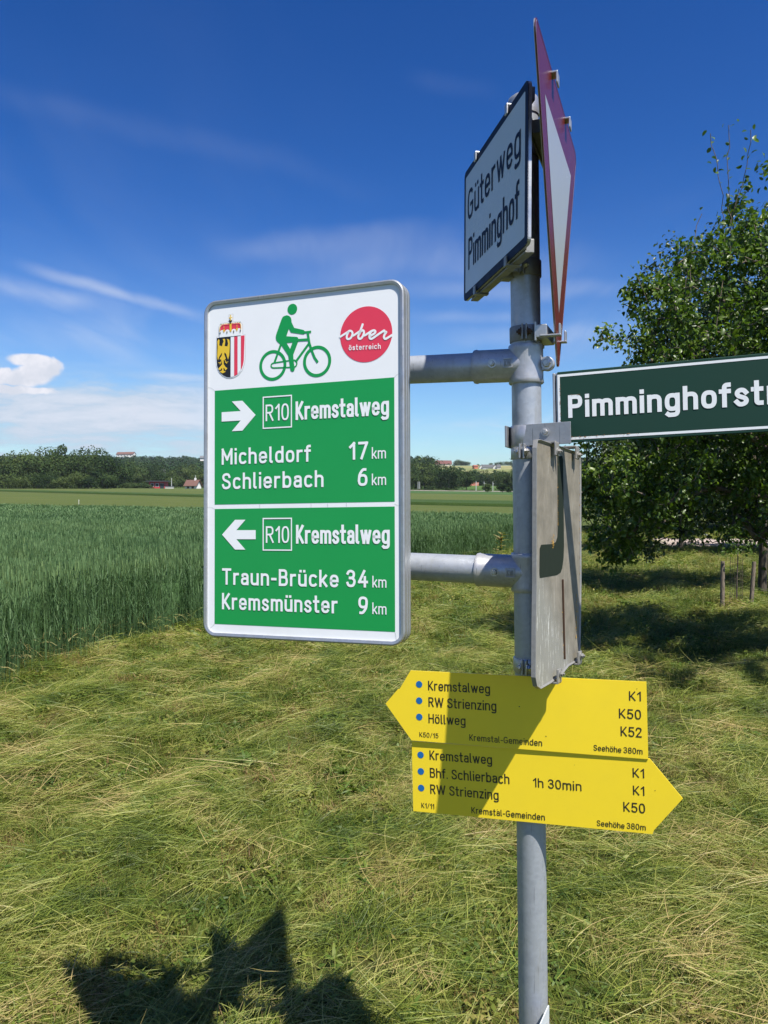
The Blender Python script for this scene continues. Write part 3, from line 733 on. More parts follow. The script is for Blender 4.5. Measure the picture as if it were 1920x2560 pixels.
for k, (x, y, s, lab) in enumerate([(12.2, 33, 1.2, 'bushy thicket left of the gravel path, behind the orchard trees'), (15.2, 34.5, 1.3, 'thicket in the middle beyond the gravel path'), (18.8, 37, 1.45, 'thicket beyond the gravel path, right of the middle one'), (22.5, 36, 1.45, 'thicket farthest right behind the apple tree trunk')]):
    src = bpy.data.objects['orchard_tree']; t = src.copy(); C.objects.link(t); t.name = 'thicket'; t.location = (x, y, -1.1 * s); t.scale = (s * 1.1, s, s); t.rotation_euler = (0, 0, 2.1 * k + .3); t['label'] = lab; t['category'] = 'shrub'; t['group'] = 'thickets behind the orchard'
    for ch in list(src.children):
        c = ch.copy(); C.objects.link(c); c.parent = t

# stakes and wire guard round a young tree
def stake(loc, lean, h, r, lab):
    m = MB(); m.lathe((0, 0, -.1), (0, 0, 1), [(0, r), (.1, r), (h * .5, r * .96), (h + .07, r * .9), (h + .1, r * .8)], 12)
    o = m.build('stake', M_stake); o.location = loc; o.rotation_euler = lean; tag(o, lab, 'stake', 'stakes round the young tree')
stake((4.88, 11.45, 0), (0, 0, 0), .66, .033, 'upright round stake left of the wire tree guard')
stake((5.27, 11.40, 0), (0, RAD(3.5), 0), .66, .030, 'leaning round stake right of the wire tree guard')
g = empty('young_tree', (5.10, 11.5, 0), label='young thin tree inside a wire mesh guard between two stakes', cat='sapling')
w = MB()
for i in range(14):
    a = 2 * math.pi * i / 14; w.cyl((.085 * math.cos(a), .085 * math.sin(a), 0), (.085 * math.cos(a) + .004 * math.sin(i), .085 * math.sin(a), .72), .0016, 4)
for k in range(6):
    for i in range(14):
        a, b = 2 * math.pi * i / 14, 2 * math.pi * (i + 1) / 14; z = .06 + k * .115
        w.cyl((.085 * math.cos(a), .085 * math.sin(a), z), (.085 * math.cos(b), .085 * math.sin(b), z), .0014, 4)
w.build('wire_guard', flat('rusty_wire', (.13, .10, .08), .7, .4), g)
w = MB(); w.lathe((0, 0, -.05), (.03, .01, 1), [(0, .012), (.6, .009), (1.0, .005)], 8); w.build('stem', M_bark, g)
n = 260; bs = np.stack([rng.normal(.03, .14, n), rng.normal(0, .14, n), rng.uniform(.75, 1.15, n)], 1); dn = unit(rng.normal(size=(n, 3))); nn = unit(np.cross(dn, unit(rng.normal(size=(n, 3)))))
link_mesh('foliage', mesh_np('foliage', *leaf_quads(bs, dn, nn, np.full(n, .055), np.full(n, .035), rng.random(n), .2, 2)), M_leafA, g)

# tall weed at the corner of the wheat
wd = empty('weed', (1.93, 13.2, 0), label='tall leafy weed poking out of the wheat edge left of the pole', cat='weed')
m = MB(); m.lathe((0, 0, 0), (.02, 0, 1), [(0, .006), (.6, .004), (.98, .002)], 6); m.build('stem', M_stub, wd)
n = 60; h = rng.uniform(.5, 1.0, n); bs = np.stack([.02 * h, 0 * h, h], 1)
V, F, T = blades(bs, rng.uniform(0, 6.28, n), rng.uniform(.08, .17, n), rng.uniform(.018, .03, n), rng.uniform(.2, .9, n), rng.uniform(-.9, -.1, n), 4, rng.uniform(.6, 1, n), taper=.1)
link_mesh('leaves', mesh_np('leaves', V, F, T), M_stub, wd)

# ------------------------------------------------------------------ far trees
def far_crown(seed, n, R3, q, lobes=18, low=.12):
    """lumpy crown of a far tree: leaf clumps set on the skins of many lobes; crown fills a unit tree of height 1"""
    R = np.random.default_rng(seed); c = []
    for i in range(lobes):
        v = unit(R.normal(size=3)); r = R.uniform(.35, .92); c.append([v[0] * R3[0] * r, v[1] * R3[0] * r, .50 + v[2] * R3[1] * 1.12 * r, R.uniform(.30, .55) * R3[0]])
    c = np.array(c); k = R.integers(0, lobes, n); d = unit(R.normal(size=(n, 3)) + np.array([0, 0, .25])); p = c[k, :3] + d * (c[k, 3] * R.uniform(.75, 1.08, n))[:, None]
    m = p[:, 2] > low; p, d = p[m], d[m]; n = len(p)
    nr = unit(d + R.normal(size=(n, 3)) * .28); dr = unit(np.cross(nr, R.normal(size=(n, 3))))
    s = R.uniform(.6, 1.3, n) * q
    return leaf_quads(p, dr, nr, s, s * .8, R.random(n), .12, 1)
def trunk_mesh(seed, r, h=.55):
    R = np.random.default_rng(seed); m = MB(); m.lathe((0, 0, -.03), (R.uniform(-.02, .02), 0, 1), [(0, r * 1.3), (.1, r), (h, r * .6)], 7)
    for k in range(3):
        a = R.uniform(0, 6.28); m.lathe((0, 0, .22 + .08 * k), (.25 * math.cos(a), .25 * math.sin(a), .55 + .1 * k), [(0, r * .5), (.3, r * .25)], 5)
    me = bpy.data.meshes.new('trunk'); me.from_pydata(m.v, [], m.f); me.materials.append(M_barkfar); return me
FC = []
for k, (rr, lobes, low) in enumerate([((.34, .40), 22, .10), ((.42, .36), 24, .08), ((.28, .42), 18, .10), ((.50, .40), 28, .05), ((.30, .34), 16, .22), ((.40, .38), 20, .04)]):
    me = mesh_np('crown', *far_crown(100 + k, 3600, rr, .045, lobes, low)); me.materials.append(M_leafFar); FC.append((me, trunk_mesh(k, .018)))
def far_tree(px, top, y, label, kind=0, wid=1., group='trees far behind the fields', cat='tree', name='far_tree', base=None):
    """px, top: place and top of the tree as seen from the photographer, y: distance"""
    x = (px - 960) / 1990. * y; z0 = float(height(x, y)) - (1.0 if kind in (0, 1, 2, 3) else 1.3 if kind == 5 else .1) if base is None else base
    h = (1.6 + (1240 - top) / 1990. * y - z0)
    t = empty(name, (x, y, z0), (0, 0, random.uniform(0, 6.28)), label, cat, group); s = h / .97; t.scale = (s * wid, s * wid, s)
    c = bpy.data.objects.new('crown', FC[kind][0]); C.objects.link(c); c.parent = t
    r = bpy.data.objects.new('trunk', FC[kind][1]); C.objects.link(r); r.parent = t
    return t
# belt at the left edge: (px, top px, distance, crown kind, width, label)
belt = [(-150, 1128, 300, 1, 1.1), (-90, 1140, 292, 3, 1.), (-35, 1132, 300, 0, 1.2), (8, 1140, 298, 3, 1.05), (34, 1146, 290, 1, 1.0), (58, 1128, 305, 3, .95), (92, 1122, 300, 1, 1.1), (112, 1136, 290, 0, 1.1),
        (138, 1111, 312, 2, .95), (160, 1124, 300, 1, 1.05), (182, 1130, 292, 3, .9), (204, 1132, 300, 0, 1.2), (228, 1119, 300, 3, .85), (240, 1127, 310, 1, .9), (262, 1137, 296, 3, .85), (284, 1146, 300, 0, 1.2)]
ORD = ['first', 'second', 'third', 'fourth', 'fifth', 'sixth', 'seventh', 'eighth', 'ninth', 'tenth', 'eleventh', 'twelfth', 'thirteenth', 'fourteenth', 'fifteenth', 'sixteenth']
for i, (px, tp, y, k, w_) in enumerate(belt):
    lab = ('thin crowned tall tree that stands highest in the left tree belt' if px == 138 else 'big round dark tree at the right end of the left tree belt' if px == 228 else
           'dark broad tree at the far left edge of the tree belt' if px == 8 else 'leafy tree in the left tree belt among trees alike')
    if lab.startswith('leafy'): lab = ('%s tree of the belt outside the left edge of the view' % ORD[i]) if px < 0 else '%s tree from the left in the leafy belt at the left edge' % ORD[sum(1 for q in belt[:i] if q[0] > 0)]
    far_tree(px, tp, y, lab, k, w_, 'trees in the left tree belt')
for i, (px, tp, y, k, w_) in enumerate([(20, 1180, 282, 5, 1.3), (52, 1190, 280, 3, 1.3), (85, 1176, 284, 5, 1.2), (120, 1182, 281, 3, 1.2), (150, 1188, 280, 5, 1.4), (190, 1180, 282, 3, 1.3), (222, 1186, 281, 5, 1.3), (-30, 1180, 282, 3, 1.3)]):
    far_tree(px, tp, y, 'low tree hugging the ground before the belt, outside the left edge' if px < 0 else '%s low tree from the left along the front foot of the left belt' % ORD[i], k, w_, 'low trees at the front of the left belt')
far_tree(268, 1176, 281, 'lighter bushy tree standing in front of the belt by the field', 0, 1.15, None)
# scattered trees of the second distance, right part of the left view
for i, (px, tp, y, k, w_) in enumerate([(318, 1150, 420, 3, 1.), (338, 1158, 400, 1, 1.), (352, 1172, 380, 0, 1.2), (300, 1165, 360, 3, 1.), (372, 1160, 430, 1, 1.1), (392, 1154, 450, 3, .9), (412, 1165, 440, 1, 1.), (430, 1172, 400, 0, 1.2), (452, 1160, 440, 3, 1.),
                                        (474, 1163, 430, 1, 1.), (492, 1170, 400, 3, 1.), (508, 1176, 380, 0, 1.2), (530, 1165, 420, 1, 1.), (404, 1176, 380, 5, 1.2), (446, 1188, 370, 5, 1.2), (428, 1190, 362, 0, 1.3), (560, 1160, 420, 3, 1.), (610, 1160, 400, 1, 1.), (680, 1155, 420, 3, 1.), (760, 1160, 410, 1, 1.), (840, 1150, 420, 3, 1.), (920, 1160, 400, 1, 1.), (985, 1150, 380, 3, 1.)]):
    far_tree(px, tp, y, '%s tree from the left among the houses on the wooded slope' % ORD[sorted([318, 338, 352, 300, 372, 392, 412, 430, 452, 474, 492, 508, 404, 446, 428]).index(px)] if px < 510 else '%s tree from the left among those hidden by the green sign' % ORD[sorted([530, 560, 610, 680, 760, 840, 920, 985]).index(px)], k, w_, 'trees among the far houses' if px < 510 else 'trees hidden by the green sign')
for i, (px, tp) in enumerate([(322, 1204), (336, 1206), (350, 1205), (362, 1208)]):
    far_tree(px, tp, 322, '%s piece from the left of the dark clipped hedge beside the red house' % ORD[i], 5, 2.6, 'dark hedge left of the red house', 'hedge', 'hedge_bush')
# right gap between the green sign and the pole
gap = [(1010, 1150, 372, 3, .95), (1040, 1146, 390, 1, 1.1), (1062, 1142, 400, 3, .9), (1082, 1152, 385, 0, 1.1), (1098, 1165, 370, 1, 1.), (1030, 1176, 345, 3, 1.), (1060, 1180, 340, 1, 1.2), (1092, 1186, 338, 5, 1.1)]
for q in gap: far_tree(*q[:3], '%s tree from the left in the dense group right of the green sign' % ORD[sorted(g_[0] for g_ in gap).index(q[0])], q[3], q[4], 'trees right of the green sign')
far_tree(1122, 1163, 326, 'broad round topped tree, biggest by the railway line', 3, .88, None)
far_tree(1140, 1168, 332, 'lobe crowned tree touching the biggest railway tree on its right', 1, .9, None)
far_tree(1166, 1172, 330, 'tree with a bare dark trunk in front of orange roofs', 4, 1.15, None)
for q in [(1188, 1176, 470, 1, 1.2), (1206, 1180, 460, 3, 1.), (1222, 1176, 480, 1, 1.), (1240, 1184, 460, 3, 1.), (1150, 1176, 480, 3, 1.), (1254, 1180, 450, 1, 1.)]:
    far_tree(*q[:3], '%s tree from the left in the wooded strip below the hillside farms' % ORD[sorted([1188, 1206, 1222, 1240, 1150, 1254]).index(q[0])], q[3], q[4], 'trees below the hillside farms')
for q in [(1262, 1178, 345, 3, .9), (1286, 1172, 340, 1, 1.), (1310, 1170, 345, 3, 1.), (1350, 1175, 340, 1, 1.)]:
    far_tree(*q[:3], '%s tree from the left of the dark ones beyond the railway by the pole' % ORD[[1262, 1286, 1310, 1350].index(q[0])], q[3], q[4], 'dark trees beside the pole')
for q in [(1420, 1160, 330, 3, 1.), (1480, 1165, 335, 1, 1.), (1550, 1160, 330, 3, 1.), (1640, 1165, 335, 1, 1.1), (1740, 1160, 330, 3, 1.1), (1850, 1165, 330, 1, 1.1), (1960, 1160, 330, 3, 1.2)]:
    far_tree(*q[:3], '%s far tree from the left behind the orchard, mostly hidden by leaves' % ORD[[1420, 1480, 1550, 1640, 1740, 1850, 1960].index(q[0])], q[3], q[4], 'trees beyond the orchard')
far_tree(1218, 1207, 240, 'small field tree left of its taller neighbour before the railway', 4, 1.3, None)
far_tree(1256, 1206, 244, 'small round field tree next to the pole before the railway', 4, 1.35, None)
far_tree(1271, 1216, 250, 'lowest field tree almost touched by the pole', 4, 1.3, None)
for i, (px, tp) in enumerate([(1034, 1222), (1052, 1220), (1072, 1218), (1090, 1220), (1104, 1224), (1130, 1222), (1148, 1224), (1160, 1222), (1178, 1222), (1196, 1224), (1208, 1226)]):
    far_tree(px, tp, 318, '%s low bush from the left in the row along the railway' % ORD[i], 5, 1.9, 'bushes along the railway', 'bush', 'bush')

# woods on the hillsides: nobody could count these
def scatter_hill():
    n = 5200; az = rng.uniform(-.62, .62, n); y = 500 + 760 * rng.random(n) ** .85; x = az * y
    px = 960 + 1990 * az; z = height(x, y); py = 1240 - (z - 1.6) / y * 1990
    w = wav(x, y, .012, 3, 4)
    keep = np.where(px < 1000, (w > -.62) | (y > 1050), (y < 545) & (w > -.45))
    keep |= (px > 1000) & (px < 1080) & (y > 640)
    keep |= (px > 1290)
    keep |= (px > 1128) & (px < 1150) & (y > 1150) & (y < 1180)
    keep &= ~((px > 290) & (px < 345) & (y > 960) & (y < 1130))
    x, y, z = x[keep], y[keep], z[keep]; n = len(x); s = rng.uniform(9, 15, n)
    return np.stack([x, y, z - 1], 1), np.stack([0 * x, 0 * x, rng.uniform(0, 6.28, n)], 1), np.stack([s * rng.uniform(.9, 1.3, n)] * 2 + [s], 1), rng.integers(0, 4, n)
hsrc = []
for k, rr in enumerate([(.42, .38), (.5, .36), (.36, .42), (.46, .4)]):
    hsrc.append(proto('wood_source', mesh_np('wood_source', *far_crown(300 + k, 620, rr, .11, 13, .0)), M_leafHill))
stuff_instances('hillside_wood', hsrc, *scatter_hill())
for i, (px, tp) in enumerate([(1138, 1155), (1146, 1149), (1152, 1152), (1160, 1153), (1168, 1154), (1226, 1157), (1240, 1156), (1250, 1154), (1264, 1153), (1276, 1154), (1196, 1160)]):
    far_tree(px, tp, 1120, '%s tiny tree from the left on the skyline of the bare hill' % ORD[sorted([1138, 1146, 1152, 1160, 1168, 1226, 1240, 1250, 1264, 1276, 1196]).index(px)], 3, 1.4, 'trees on the hill skyline', base=float(height((px - 960) / 1990 * 1120, 1120)) - 1)

# ------------------------------------------------------------------ far buildings
M_wallw = flat('white_render', (.72, .70, .66), .85, scale=1); M_wallr = flat('red_render', (.45, .045, .06), .8, scale=1); M_wallc = flat('cream_render', (.62, .54, .42), .85, scale=1)
M_rred = flat('red_tiles', (.13, .048, .04), .85, scale=2, bump=.5); M_rorange = flat('orange_tiles', (.24, .090, .055), .85, scale=2, bump=.5); M_rbrown = flat('brown_tiles', (.13, .065, .05), .85, scale=2, bump=.5)
M_rgrey = flat('grey_roof', (.13, .14, .15), .7, scale=2); M_rdark = flat('dark_roof', (.045, .05, .055), .6, scale=2); M_win = flat('window_glass', (.03, .04, .05), .15, spec=.8, scale=1); M_orange = flat('orange_boards', (.50, .15, .08), .85, scale=2)
def house(name, x, y, yaw, w, d, h, rh, wall, roof, label, flatroof=False, over=.5, wins=0, door=False, chim=False, group=None, cat='house', lift=0.):
    z = float(height(x, y)) - .3 + lift
    t = empty(name, (x, y, z), (0, 0, RAD(yaw)), label, cat, group)
    m = MB(); m.box((0, 0, h / 2), (w, d, h))
    if not flatroof: m.prism([(-1e-3 - d / 2, h), (d / 2 + 1e-3, h), (0, h + rh)], -w / 2 + .02, w / 2 - .02, Matrix.Rotation(math.pi / 2, 4, 'Z'))
    m.build('wall', wall, t)
    r = MB()
    if flatroof: r.box((0, 0, h + .15), (w + 2 * over, d + 2 * over, .35))
    else:
        sl = math.hypot(d / 2 + over, rh * (d / 2 + over) / (d / 2)); a = math.atan2(rh, d / 2)
        for s in (-1, 1):
            Mx = Matrix.Translation((0, s * (d / 2 + over) / 2, h + rh / 2 - over * rh / d + .12)) @ Matrix.Rotation(-s * a, 4, 'X')
            r.box((0, 0, 0), (w + 2 * over, sl, .22), Mx)
    ro = r.build('roof', roof, t)
    if chim: c = MB(); c.box((w * .2, 0, h + rh + .3), (.7, .7, 1.4)); c.build('chimney', M_wallw, ro)
    for i in range(wins):
        f = MB(); px = -w / 2 + w * (i + .7) / (wins + .4); f.box((px, -d / 2 - .03, h * .55), (1.3, .1, 1.4)); fo = f.build('window', M_wallw, t)
        g = MB(); g.box((px, -d / 2 - .09, h * .55), (1.05, .06, 1.15)); g.build('pane', M_win, fo)
    if door: g = MB(); g.box((w * .3, -d / 2 - .05, 1.2), (1.6, .1, 2.3)); g.build('door', M_win, t)
    return t
X = lambda px, y: (px - 960) / 1990. * y
house('red_house', X(397, 330), 330, 4, 6.6, 6, 3.1, 0, M_wallr, M_rdark, 'bright red flat roofed house beyond the wheat field', True, 1.0, 3, True)
house('garage', X(373, 328), 328, 4, 2.4, 4, 1.2, 0, M_wallw, M_rgrey, 'low white shed joined to the left of the red house', True, .2, cat='shed')
house('garden_wall', X(424, 326), 326, 0, 3.4, .5, .9, 0, M_wallw, M_rgrey, 'low white wall right of the red house', True, .1, cat='wall')
house('brown_roofed_house', X(483, 330), 330, -14, 5.0, 4.6, 1.6, 2.1, M_wallw, M_rbrown, 'small white house with brown roof beside the green sign edge', chim=True, wins=2)
house('grey_roofed_house', X(394, 455), 455, 25, 8, 7, 4, 3.4, M_wallw, M_rgrey, 'grey gabled house among trees above the red house', wins=3, lift=3)
house('white_cottage', X(372, 460), 460, -30, 5, 6, 4.4, 2.5, M_wallw, M_rgrey, 'white cottage among trees left of the grey gabled house', wins=2, lift=3)
house('brown_villa', X(448, 470), 470, 10, 5, 6, 2.6, 1.5, M_wallw, M_rbrown, 'white villa with shallow brown roof halfway up the wooded slope', wins=2, lift=3.5)
house('orange_roofed_house', X(323, 440), 440, -18, 5, 6, 3, 1.8, M_wallw, M_rorange, 'house with dull orange roof half hidden by the belt trees', wins=2, lift=3.5)
house('hill_cottage', X(507, 640), 640, 0, 3, 4, 2.6, 1.5, M_wallw, M_rgrey, 'tiny white cottage high on the slope at the green sign edge', wins=0, lift=16)
house('hilltop_farm', X(316, 1040), 1040, -9, 23, 9, 3.6, 3.0, M_wallw, M_rbrown, 'long white farm building on the wooded skyline', wins=5, cat='farm', lift=12)
house('long_farmhouse', X(1108, 1060), 1060, 4, 21, 10, 3.0, 4.6, M_wallc, M_rred, 'long farm with dark red roof on top of the hill', wins=5, cat='farm')
house('orange_barn', X(1188, 960), 960, 20, 5.0, 5, 3.0, 1.5, M_orange, M_rorange, 'orange barn standing alone on the hillside', cat='barn')
for i, (px, y, yaw, w_, lab) in enumerate([(1204, 950, 90, 4, 'white gabled house left in the hillside hamlet'), (1212, 945, 0, 6, 'low white house in the middle of the hillside hamlet'), (1225, 960, 0, 11, 'wide dark roofed barn behind the hillside hamlet'), (1239, 950, 80, 4.5, 'white gabled house right in the hillside hamlet'), (1246, 946, 0, 4, 'smallest white house at the right end of the hamlet')]):
    house('hamlet_house', X(px, y), y, yaw, w_, 6, 1.6 if i == 2 else 2.2, 3.2, M_wallw, M_rdark, lab, wins=0, group='houses of the hillside hamlet')
for i, (px, y, w_, lab) in enumerate([(1156, 366, 4.6, 'orange roofed house left in the row behind the railway'), (1172, 362, 3.2, 'orange roofed house in the middle of the row behind the railway'), (1184, 366, 3.8, 'orange roofed house right in the row behind the railway')]):
    house('village_house', X(px, y), y, 8 - 9 * i, w_, 5, .9, 1.7, M_wallw, M_rorange, lab, group='orange roofed houses behind the railway', lift=1.6)

# thin summer haze over the valley
hz = bpy.data.materials.new('haze'); hz.use_nodes = True; hz.node_tree.nodes.clear()
_o = hz.node_tree.nodes.new('ShaderNodeOutputMaterial'); _v = hz.node_tree.nodes.new('ShaderNodeVolumePrincipled'); hz.node_tree.links.new(_v.outputs[0], _o.inputs['Volume'])
_v.inputs['Color'].default_value = (.80, .88, 1.0, 1); _v.inputs['Density'].default_value = .00007; _v.inputs['Anisotropy'].default_value = .0
m = MB(); m.box((0, 1660, 44), (5400, 3520, 92)); hb = m.build('haze', hz); tag(hb, kind='stuff')
# railway masts
M_mast = flat('mast_grey', (.42, .44, .42), .6, scale=3)
def mast(px, y, top, arm, lab, grp='railway masts'):
    x = X(px, y); z = float(height(x, y)); h = 1.6 + (1240 - top) / 1990 * y - z
    t = empty('railway_mast', (x, y, z), label=lab, cat='mast', group=grp)
    m = MB(); m.lathe((0, 0, -.2), (0, 0, 1), [(0, .17), (h + .2, .11)], 8); m.build('post', M_mast, t)
    if arm:
        m = MB(); m.cyl((0, 0, h * .82), (arm, 0, h * .80), .05, 6); m.cyl((0, 0, h * .62), (arm * .7, 0, h * .80), .04, 6); m.build('bracket_arm', M_mast, t)
mast(1045, 322, 1204, 0, 'left mast of the close pair by the green sign'); mast(1049, 323, 1204, 0, 'right mast of the close pair by the green sign')
mast(1190, 305, 1203, 1.0, 'thickest railway mast, left of three in a row'); mast(1210, 318, 1204, .8, 'middle one of three railway masts'); mast(1232, 312, 1204, .5, 'right one of three railway masts near the pole')
mast(429, 326, 1195, 0, 'thin pole right of the red house', None); mast(489, 345, 1188, 0, 'thin pole behind the small brown roofed house', None)
m = MB(); m.cyl((0, 0, 0), (0, 0, .70), .022, 8); m.cyl((0, 0, .58), (0, 0, .72), .032, 8); o = m.build('marker_stake', M_wallw); o.location = (X(197, 82), 82, float(height(X(197, 82), 82))); tag(o, 'short white marker stake standing in the far field', 'stake')

# ------------------------------------------------------------------ lettering drawn as strokes
def se(cx, cy, rx, ry, a0, a1, e=2.7, n=None):
    n = n or max(4, int(abs(a1 - a0) / 11)); P = []
    for i in range(n + 1):
        a = RAD(a0 + (a1 - a0) * i / n); c, s = math.cos(a), math.sin(a)
        P.append((cx + rx * math.copysign(abs(c) ** (2 / e), c), cy + ry * math.copysign(abs(s) ** (2 / e), s)))
    return P
def spl(P, k=6):
    """Catmull-Rom through the points"""
    Q = [P[0]] + list(P) + [P[-1]]; out = []
    for i in range(1, len(Q) - 2):
        p0, p1, p2, p3 = [np.array(q, float) for q in Q[i - 1:i + 3]]
        for j in range(k):
            t = j / k; out.append(tuple(.5 * (2 * p1 + (p2 - p0) * t + (2 * p0 - 5 * p1 + 4 * p2 - p3) * t * t + (3 * p1 - p0 - 3 * p2 + p3) * t ** 3)))
    out.append(tuple(P[-1])); return out

def glyph(ch, w, xh):
    """centre lines in cap heights; returns (width of centre-line box, strokes) ; a stroke is (points, closed)"""
    B, T, Xh, D = w / 2, 1 - w / 2, xh - w / 2, -.25 + w / 2
    h = Xh - B; my = (Xh + B) / 2; H = T - B; S = lambda *p: (list(p), False); out = []
    def O(x0, y0, x1, y1, e=2.7): return (se((x0 + x1) / 2, (y0 + y1) / 2, (x1 - x0) / 2, (y1 - y0) / 2, 0, 360, e, 34)[:-1], True)
    def arch(x0, x1, top, bot, r=None):        # shoulder from left stem to right stem
        r = r or min((x1 - x0) / 2, .26); return [(x0, top - r * 1.05)] + se(x0 + r, top - r, r, r, 180, 90)[1:] + se(x1 - r, top - r, r, r, 90, 0) + [(x1, bot)]
    if ch in 'ü ö'.split():
        W, st = glyph('u' if ch == 'ü' else 'o', w, xh); dx = W * .30; yy = xh + .17; q = w * .5
        for s in (-1, 1): st = st + [S((W / 2 + s * dx - q * .05, yy), (W / 2 + s * dx + q * .05, yy))]
        return W, st
    if ch == 'o': return .42, [O(0, B, .42, Xh)]
    if ch == 'c': return .38, [(se(.21, my, .21, h / 2, 48, 312), False)]
    if ch == 'e': return .42, [(([(0.0, my)] + [(.42, my)] + se(.21, my, .21, h / 2, 0, 318)), False)]
    if ch == 'n': return .41, [S((0, B), (0, Xh)), (arch(0, .41, Xh, B), False)]
    if ch == 'h': return .41, [S((0, B), (0, T)), (arch(0, .41, Xh, B), False)]
    if ch == 'm': return .70, [S((0, B), (0, Xh)), (arch(0, .35, Xh, B), False), (arch(.35, .70, Xh, B), False)]
    if ch == 'r': return .25, [S((0, B), (0, Xh)), ([(0, Xh - .24)] + se(.22, Xh - .24, .22, .24, 180, 95)[1:] + [(.25, Xh)], False)]
    if ch == 'u': return .41, [S((.41, B), (.41, Xh)), ([(0, Xh)] + [(0, B + .2)] + se(.2, B + .2, .2, .2, 180, 270)[1:] + se(.21, B + .2, .2, .2, 270, 360)[1:], False)]
    if ch == 'i': return 0, [S((0, B), (0, Xh)), S((0, T - w * .02), (0, T + w * .0001))]
    if ch == 'l': return .09, [([(0, T), (0, B + .10)] + se(.11, B + .11, .11, .11, 180, 262)[1:], False)] if w < .19 else [S((0, B), (0, T))]
    if ch == 't': return .24, [([(.08, min(T, xh + .2)), (.08, B + .12)] + se(.2, B + .12, .12, .12, 180, 265)[1:] + [(.24, B)], False), S((-.04, Xh), (.24, Xh))]
    if ch == 'f': return .24, [([(.08, B), (.08, T - .14)] + se(.21, T - .14, .13, .14, 180, 95)[1:] + [(.24, T)], False), S((-.04, Xh), (.24, Xh))]
    if ch == 'd': return .42, [S((.42, B), (.42, T)), O(0, B, .42, Xh)]
    if ch == 'b': return .42, [S((0, B), (0, T)), O(0, B, .42, Xh)]
    if ch == 'g': return .42, [([(.42, Xh), (.42, D + .17)] + se(.42 - .2, D + .17, .2, .17, 0, -90)[1:] + [(.08, D), (.03, D + .04)], False), O(0, B, .42, Xh)]
    if ch == 'a': return .38, [([(.04, Xh - .10)] + se(.19, Xh - .17, .19, .17, 140, 0) + [(.38, B)], False), ([(.38, my + .03), (.16, my + .03)] + se(.16, (my + .03 + B) / 2, .16, (my + .03 - B) / 2, 90, 270)[1:] + [(.24, B), (.38, B + .09)], False)]
    if ch == 's': return .36, [(spl([(.34, Xh - .10), (.26, Xh - .015), (.14, Xh), (.04, Xh - .06), (.02, Xh - .15), (.08, my + .045), (.19, my), (.30, my - .05), (.355, B + .15), (.33, B + .06), (.24, B), (.10, B), (0, B + .10)]), False)]
    if ch == 'w': return .66, [S((0, Xh), (.17, B)), S((.17, B), (.33, Xh)), S((.33, Xh), (.49, B)), S((.49, B), (.66, Xh))]
    if ch == 'k': return .38, [S((0, B), (0, T)), S((.36, Xh), (.02, my - .10)), S((.13, my + .02), (.38, B))]
    if ch == 'z': return .34, [S((0, Xh), (.34, Xh)), S((.33, Xh), (.01, B)), S((0, B), (.34, B))]
    if ch == 'K': return .46, [S((0, B), (0, T)), S((.44, T), (.02, B + .34 * H)), S((.15, B + .47 * H), (.46, B))]
    if ch == 'M': return .62, [S((0, B), (0, T)), S((.0, T), (.31, B + .25)), S((.31, B + .25), (.62, T)), S((.62, B), (.62, T))]
    if ch == 'H': return .50, [S((0, B), (0, T)), S((.50, B), (.50, T)), S((0, .52), (.50, .52))]
    if ch == 'T': return .50, [S((0, T), (.50, T)), S((.25, B), (.25, T))]
    if ch == 'P': return .44, [S((0, B), (0, T)), ([(0, T), (.22, T)] + se(.22, T - .25 * H, .22, .25 * H, 90, -90)[1:] + [(0, T - .5 * H)], False)]
    if ch == 'R': return .46, [S((0, B), (0, T)), ([(0, T), (.22, T)] + se(.22, T - .25 * H, .22, .25 * H, 90, -90)[1:] + [(0, T - .5 * H)], False), S((.22, T - .5 * H), (.46, B))]
    if ch == 'B': return .46, [S((0, B), (0, T)), ([(0, T), (.22, T)] + se(.22, T - .235 * H, .20, .235 * H, 90, -90)[1:] + [(0, T - .47 * H)], False), ([(0, T - .47 * H), (.24, T - .47 * H)] + se(.24, B + .265 * H, .22, .265 * H, 90, -90)[1:] + [(0, B)], False)]
    if ch == 'S': return .46, [(spl([(.44, T - .16), (.38, T - .04), (.22, T), (.07, T - .06), (.02, T - .18), (.07, T - .32), (.22, .52), (.38, .44), (.46, B + .24), (.41, B + .07), (.24, B), (.07, B + .04), (0, B + .18)]), False)]
    if ch == 'G': return .54, [(se(.27, .5, .27, H / 2, 48, 350) + [(.54, .47)], False), S((.30, .47), (.54, .47))]
    if ch == 'W': return .86, [S((0, T), (.21, B)), S((.21, B), (.43, T)), S((.43, T), (.65, B)), S((.65, B), (.86, T))]
    if ch == '0': return .42, [O(0, B, .42, T, 2.6)]
    if ch == '1': return .20, [S((.20, B), (.20, T)), S((.20, T), (0, T - .20))]
    if ch == '2': return .42, [(spl([(0, T - .22), (.05, T - .05), (.21, T), (.38, T - .07), (.40, T - .24), (.30, T - .44), (.12, B + .2), (0, B)]) + [(.42, B)], False)]
    if ch == '3': return .42, [(spl([(.01, T - .14), (.08, T - .03), (.22, T), (.37, T - .09), (.37, T - .30), (.24, .53), (.15, .53)]), False), (spl([(.15, .53), (.26, .53), (.40, .42), (.42, B + .2), (.34, B + .04), (.20, B), (.06, B + .04), (0, B + .16)]), False)]
    if ch == '4': return .46, [S((.30, T), (0, B + .24)), S((0, B + .24), (.46, B + .24)), S((.34, B), (.34, .58))]
    if ch == '5': return .42, [S((.40, T), (.06, T)), S((.06, T), (.03, .52)), (spl([(.03, .50), (.12, .585), (.26, .59), (.40, .48), (.42, B + .22), (.34, B + .04), (.19, B), (.05, B + .04), (0, B + .13)]), False)]
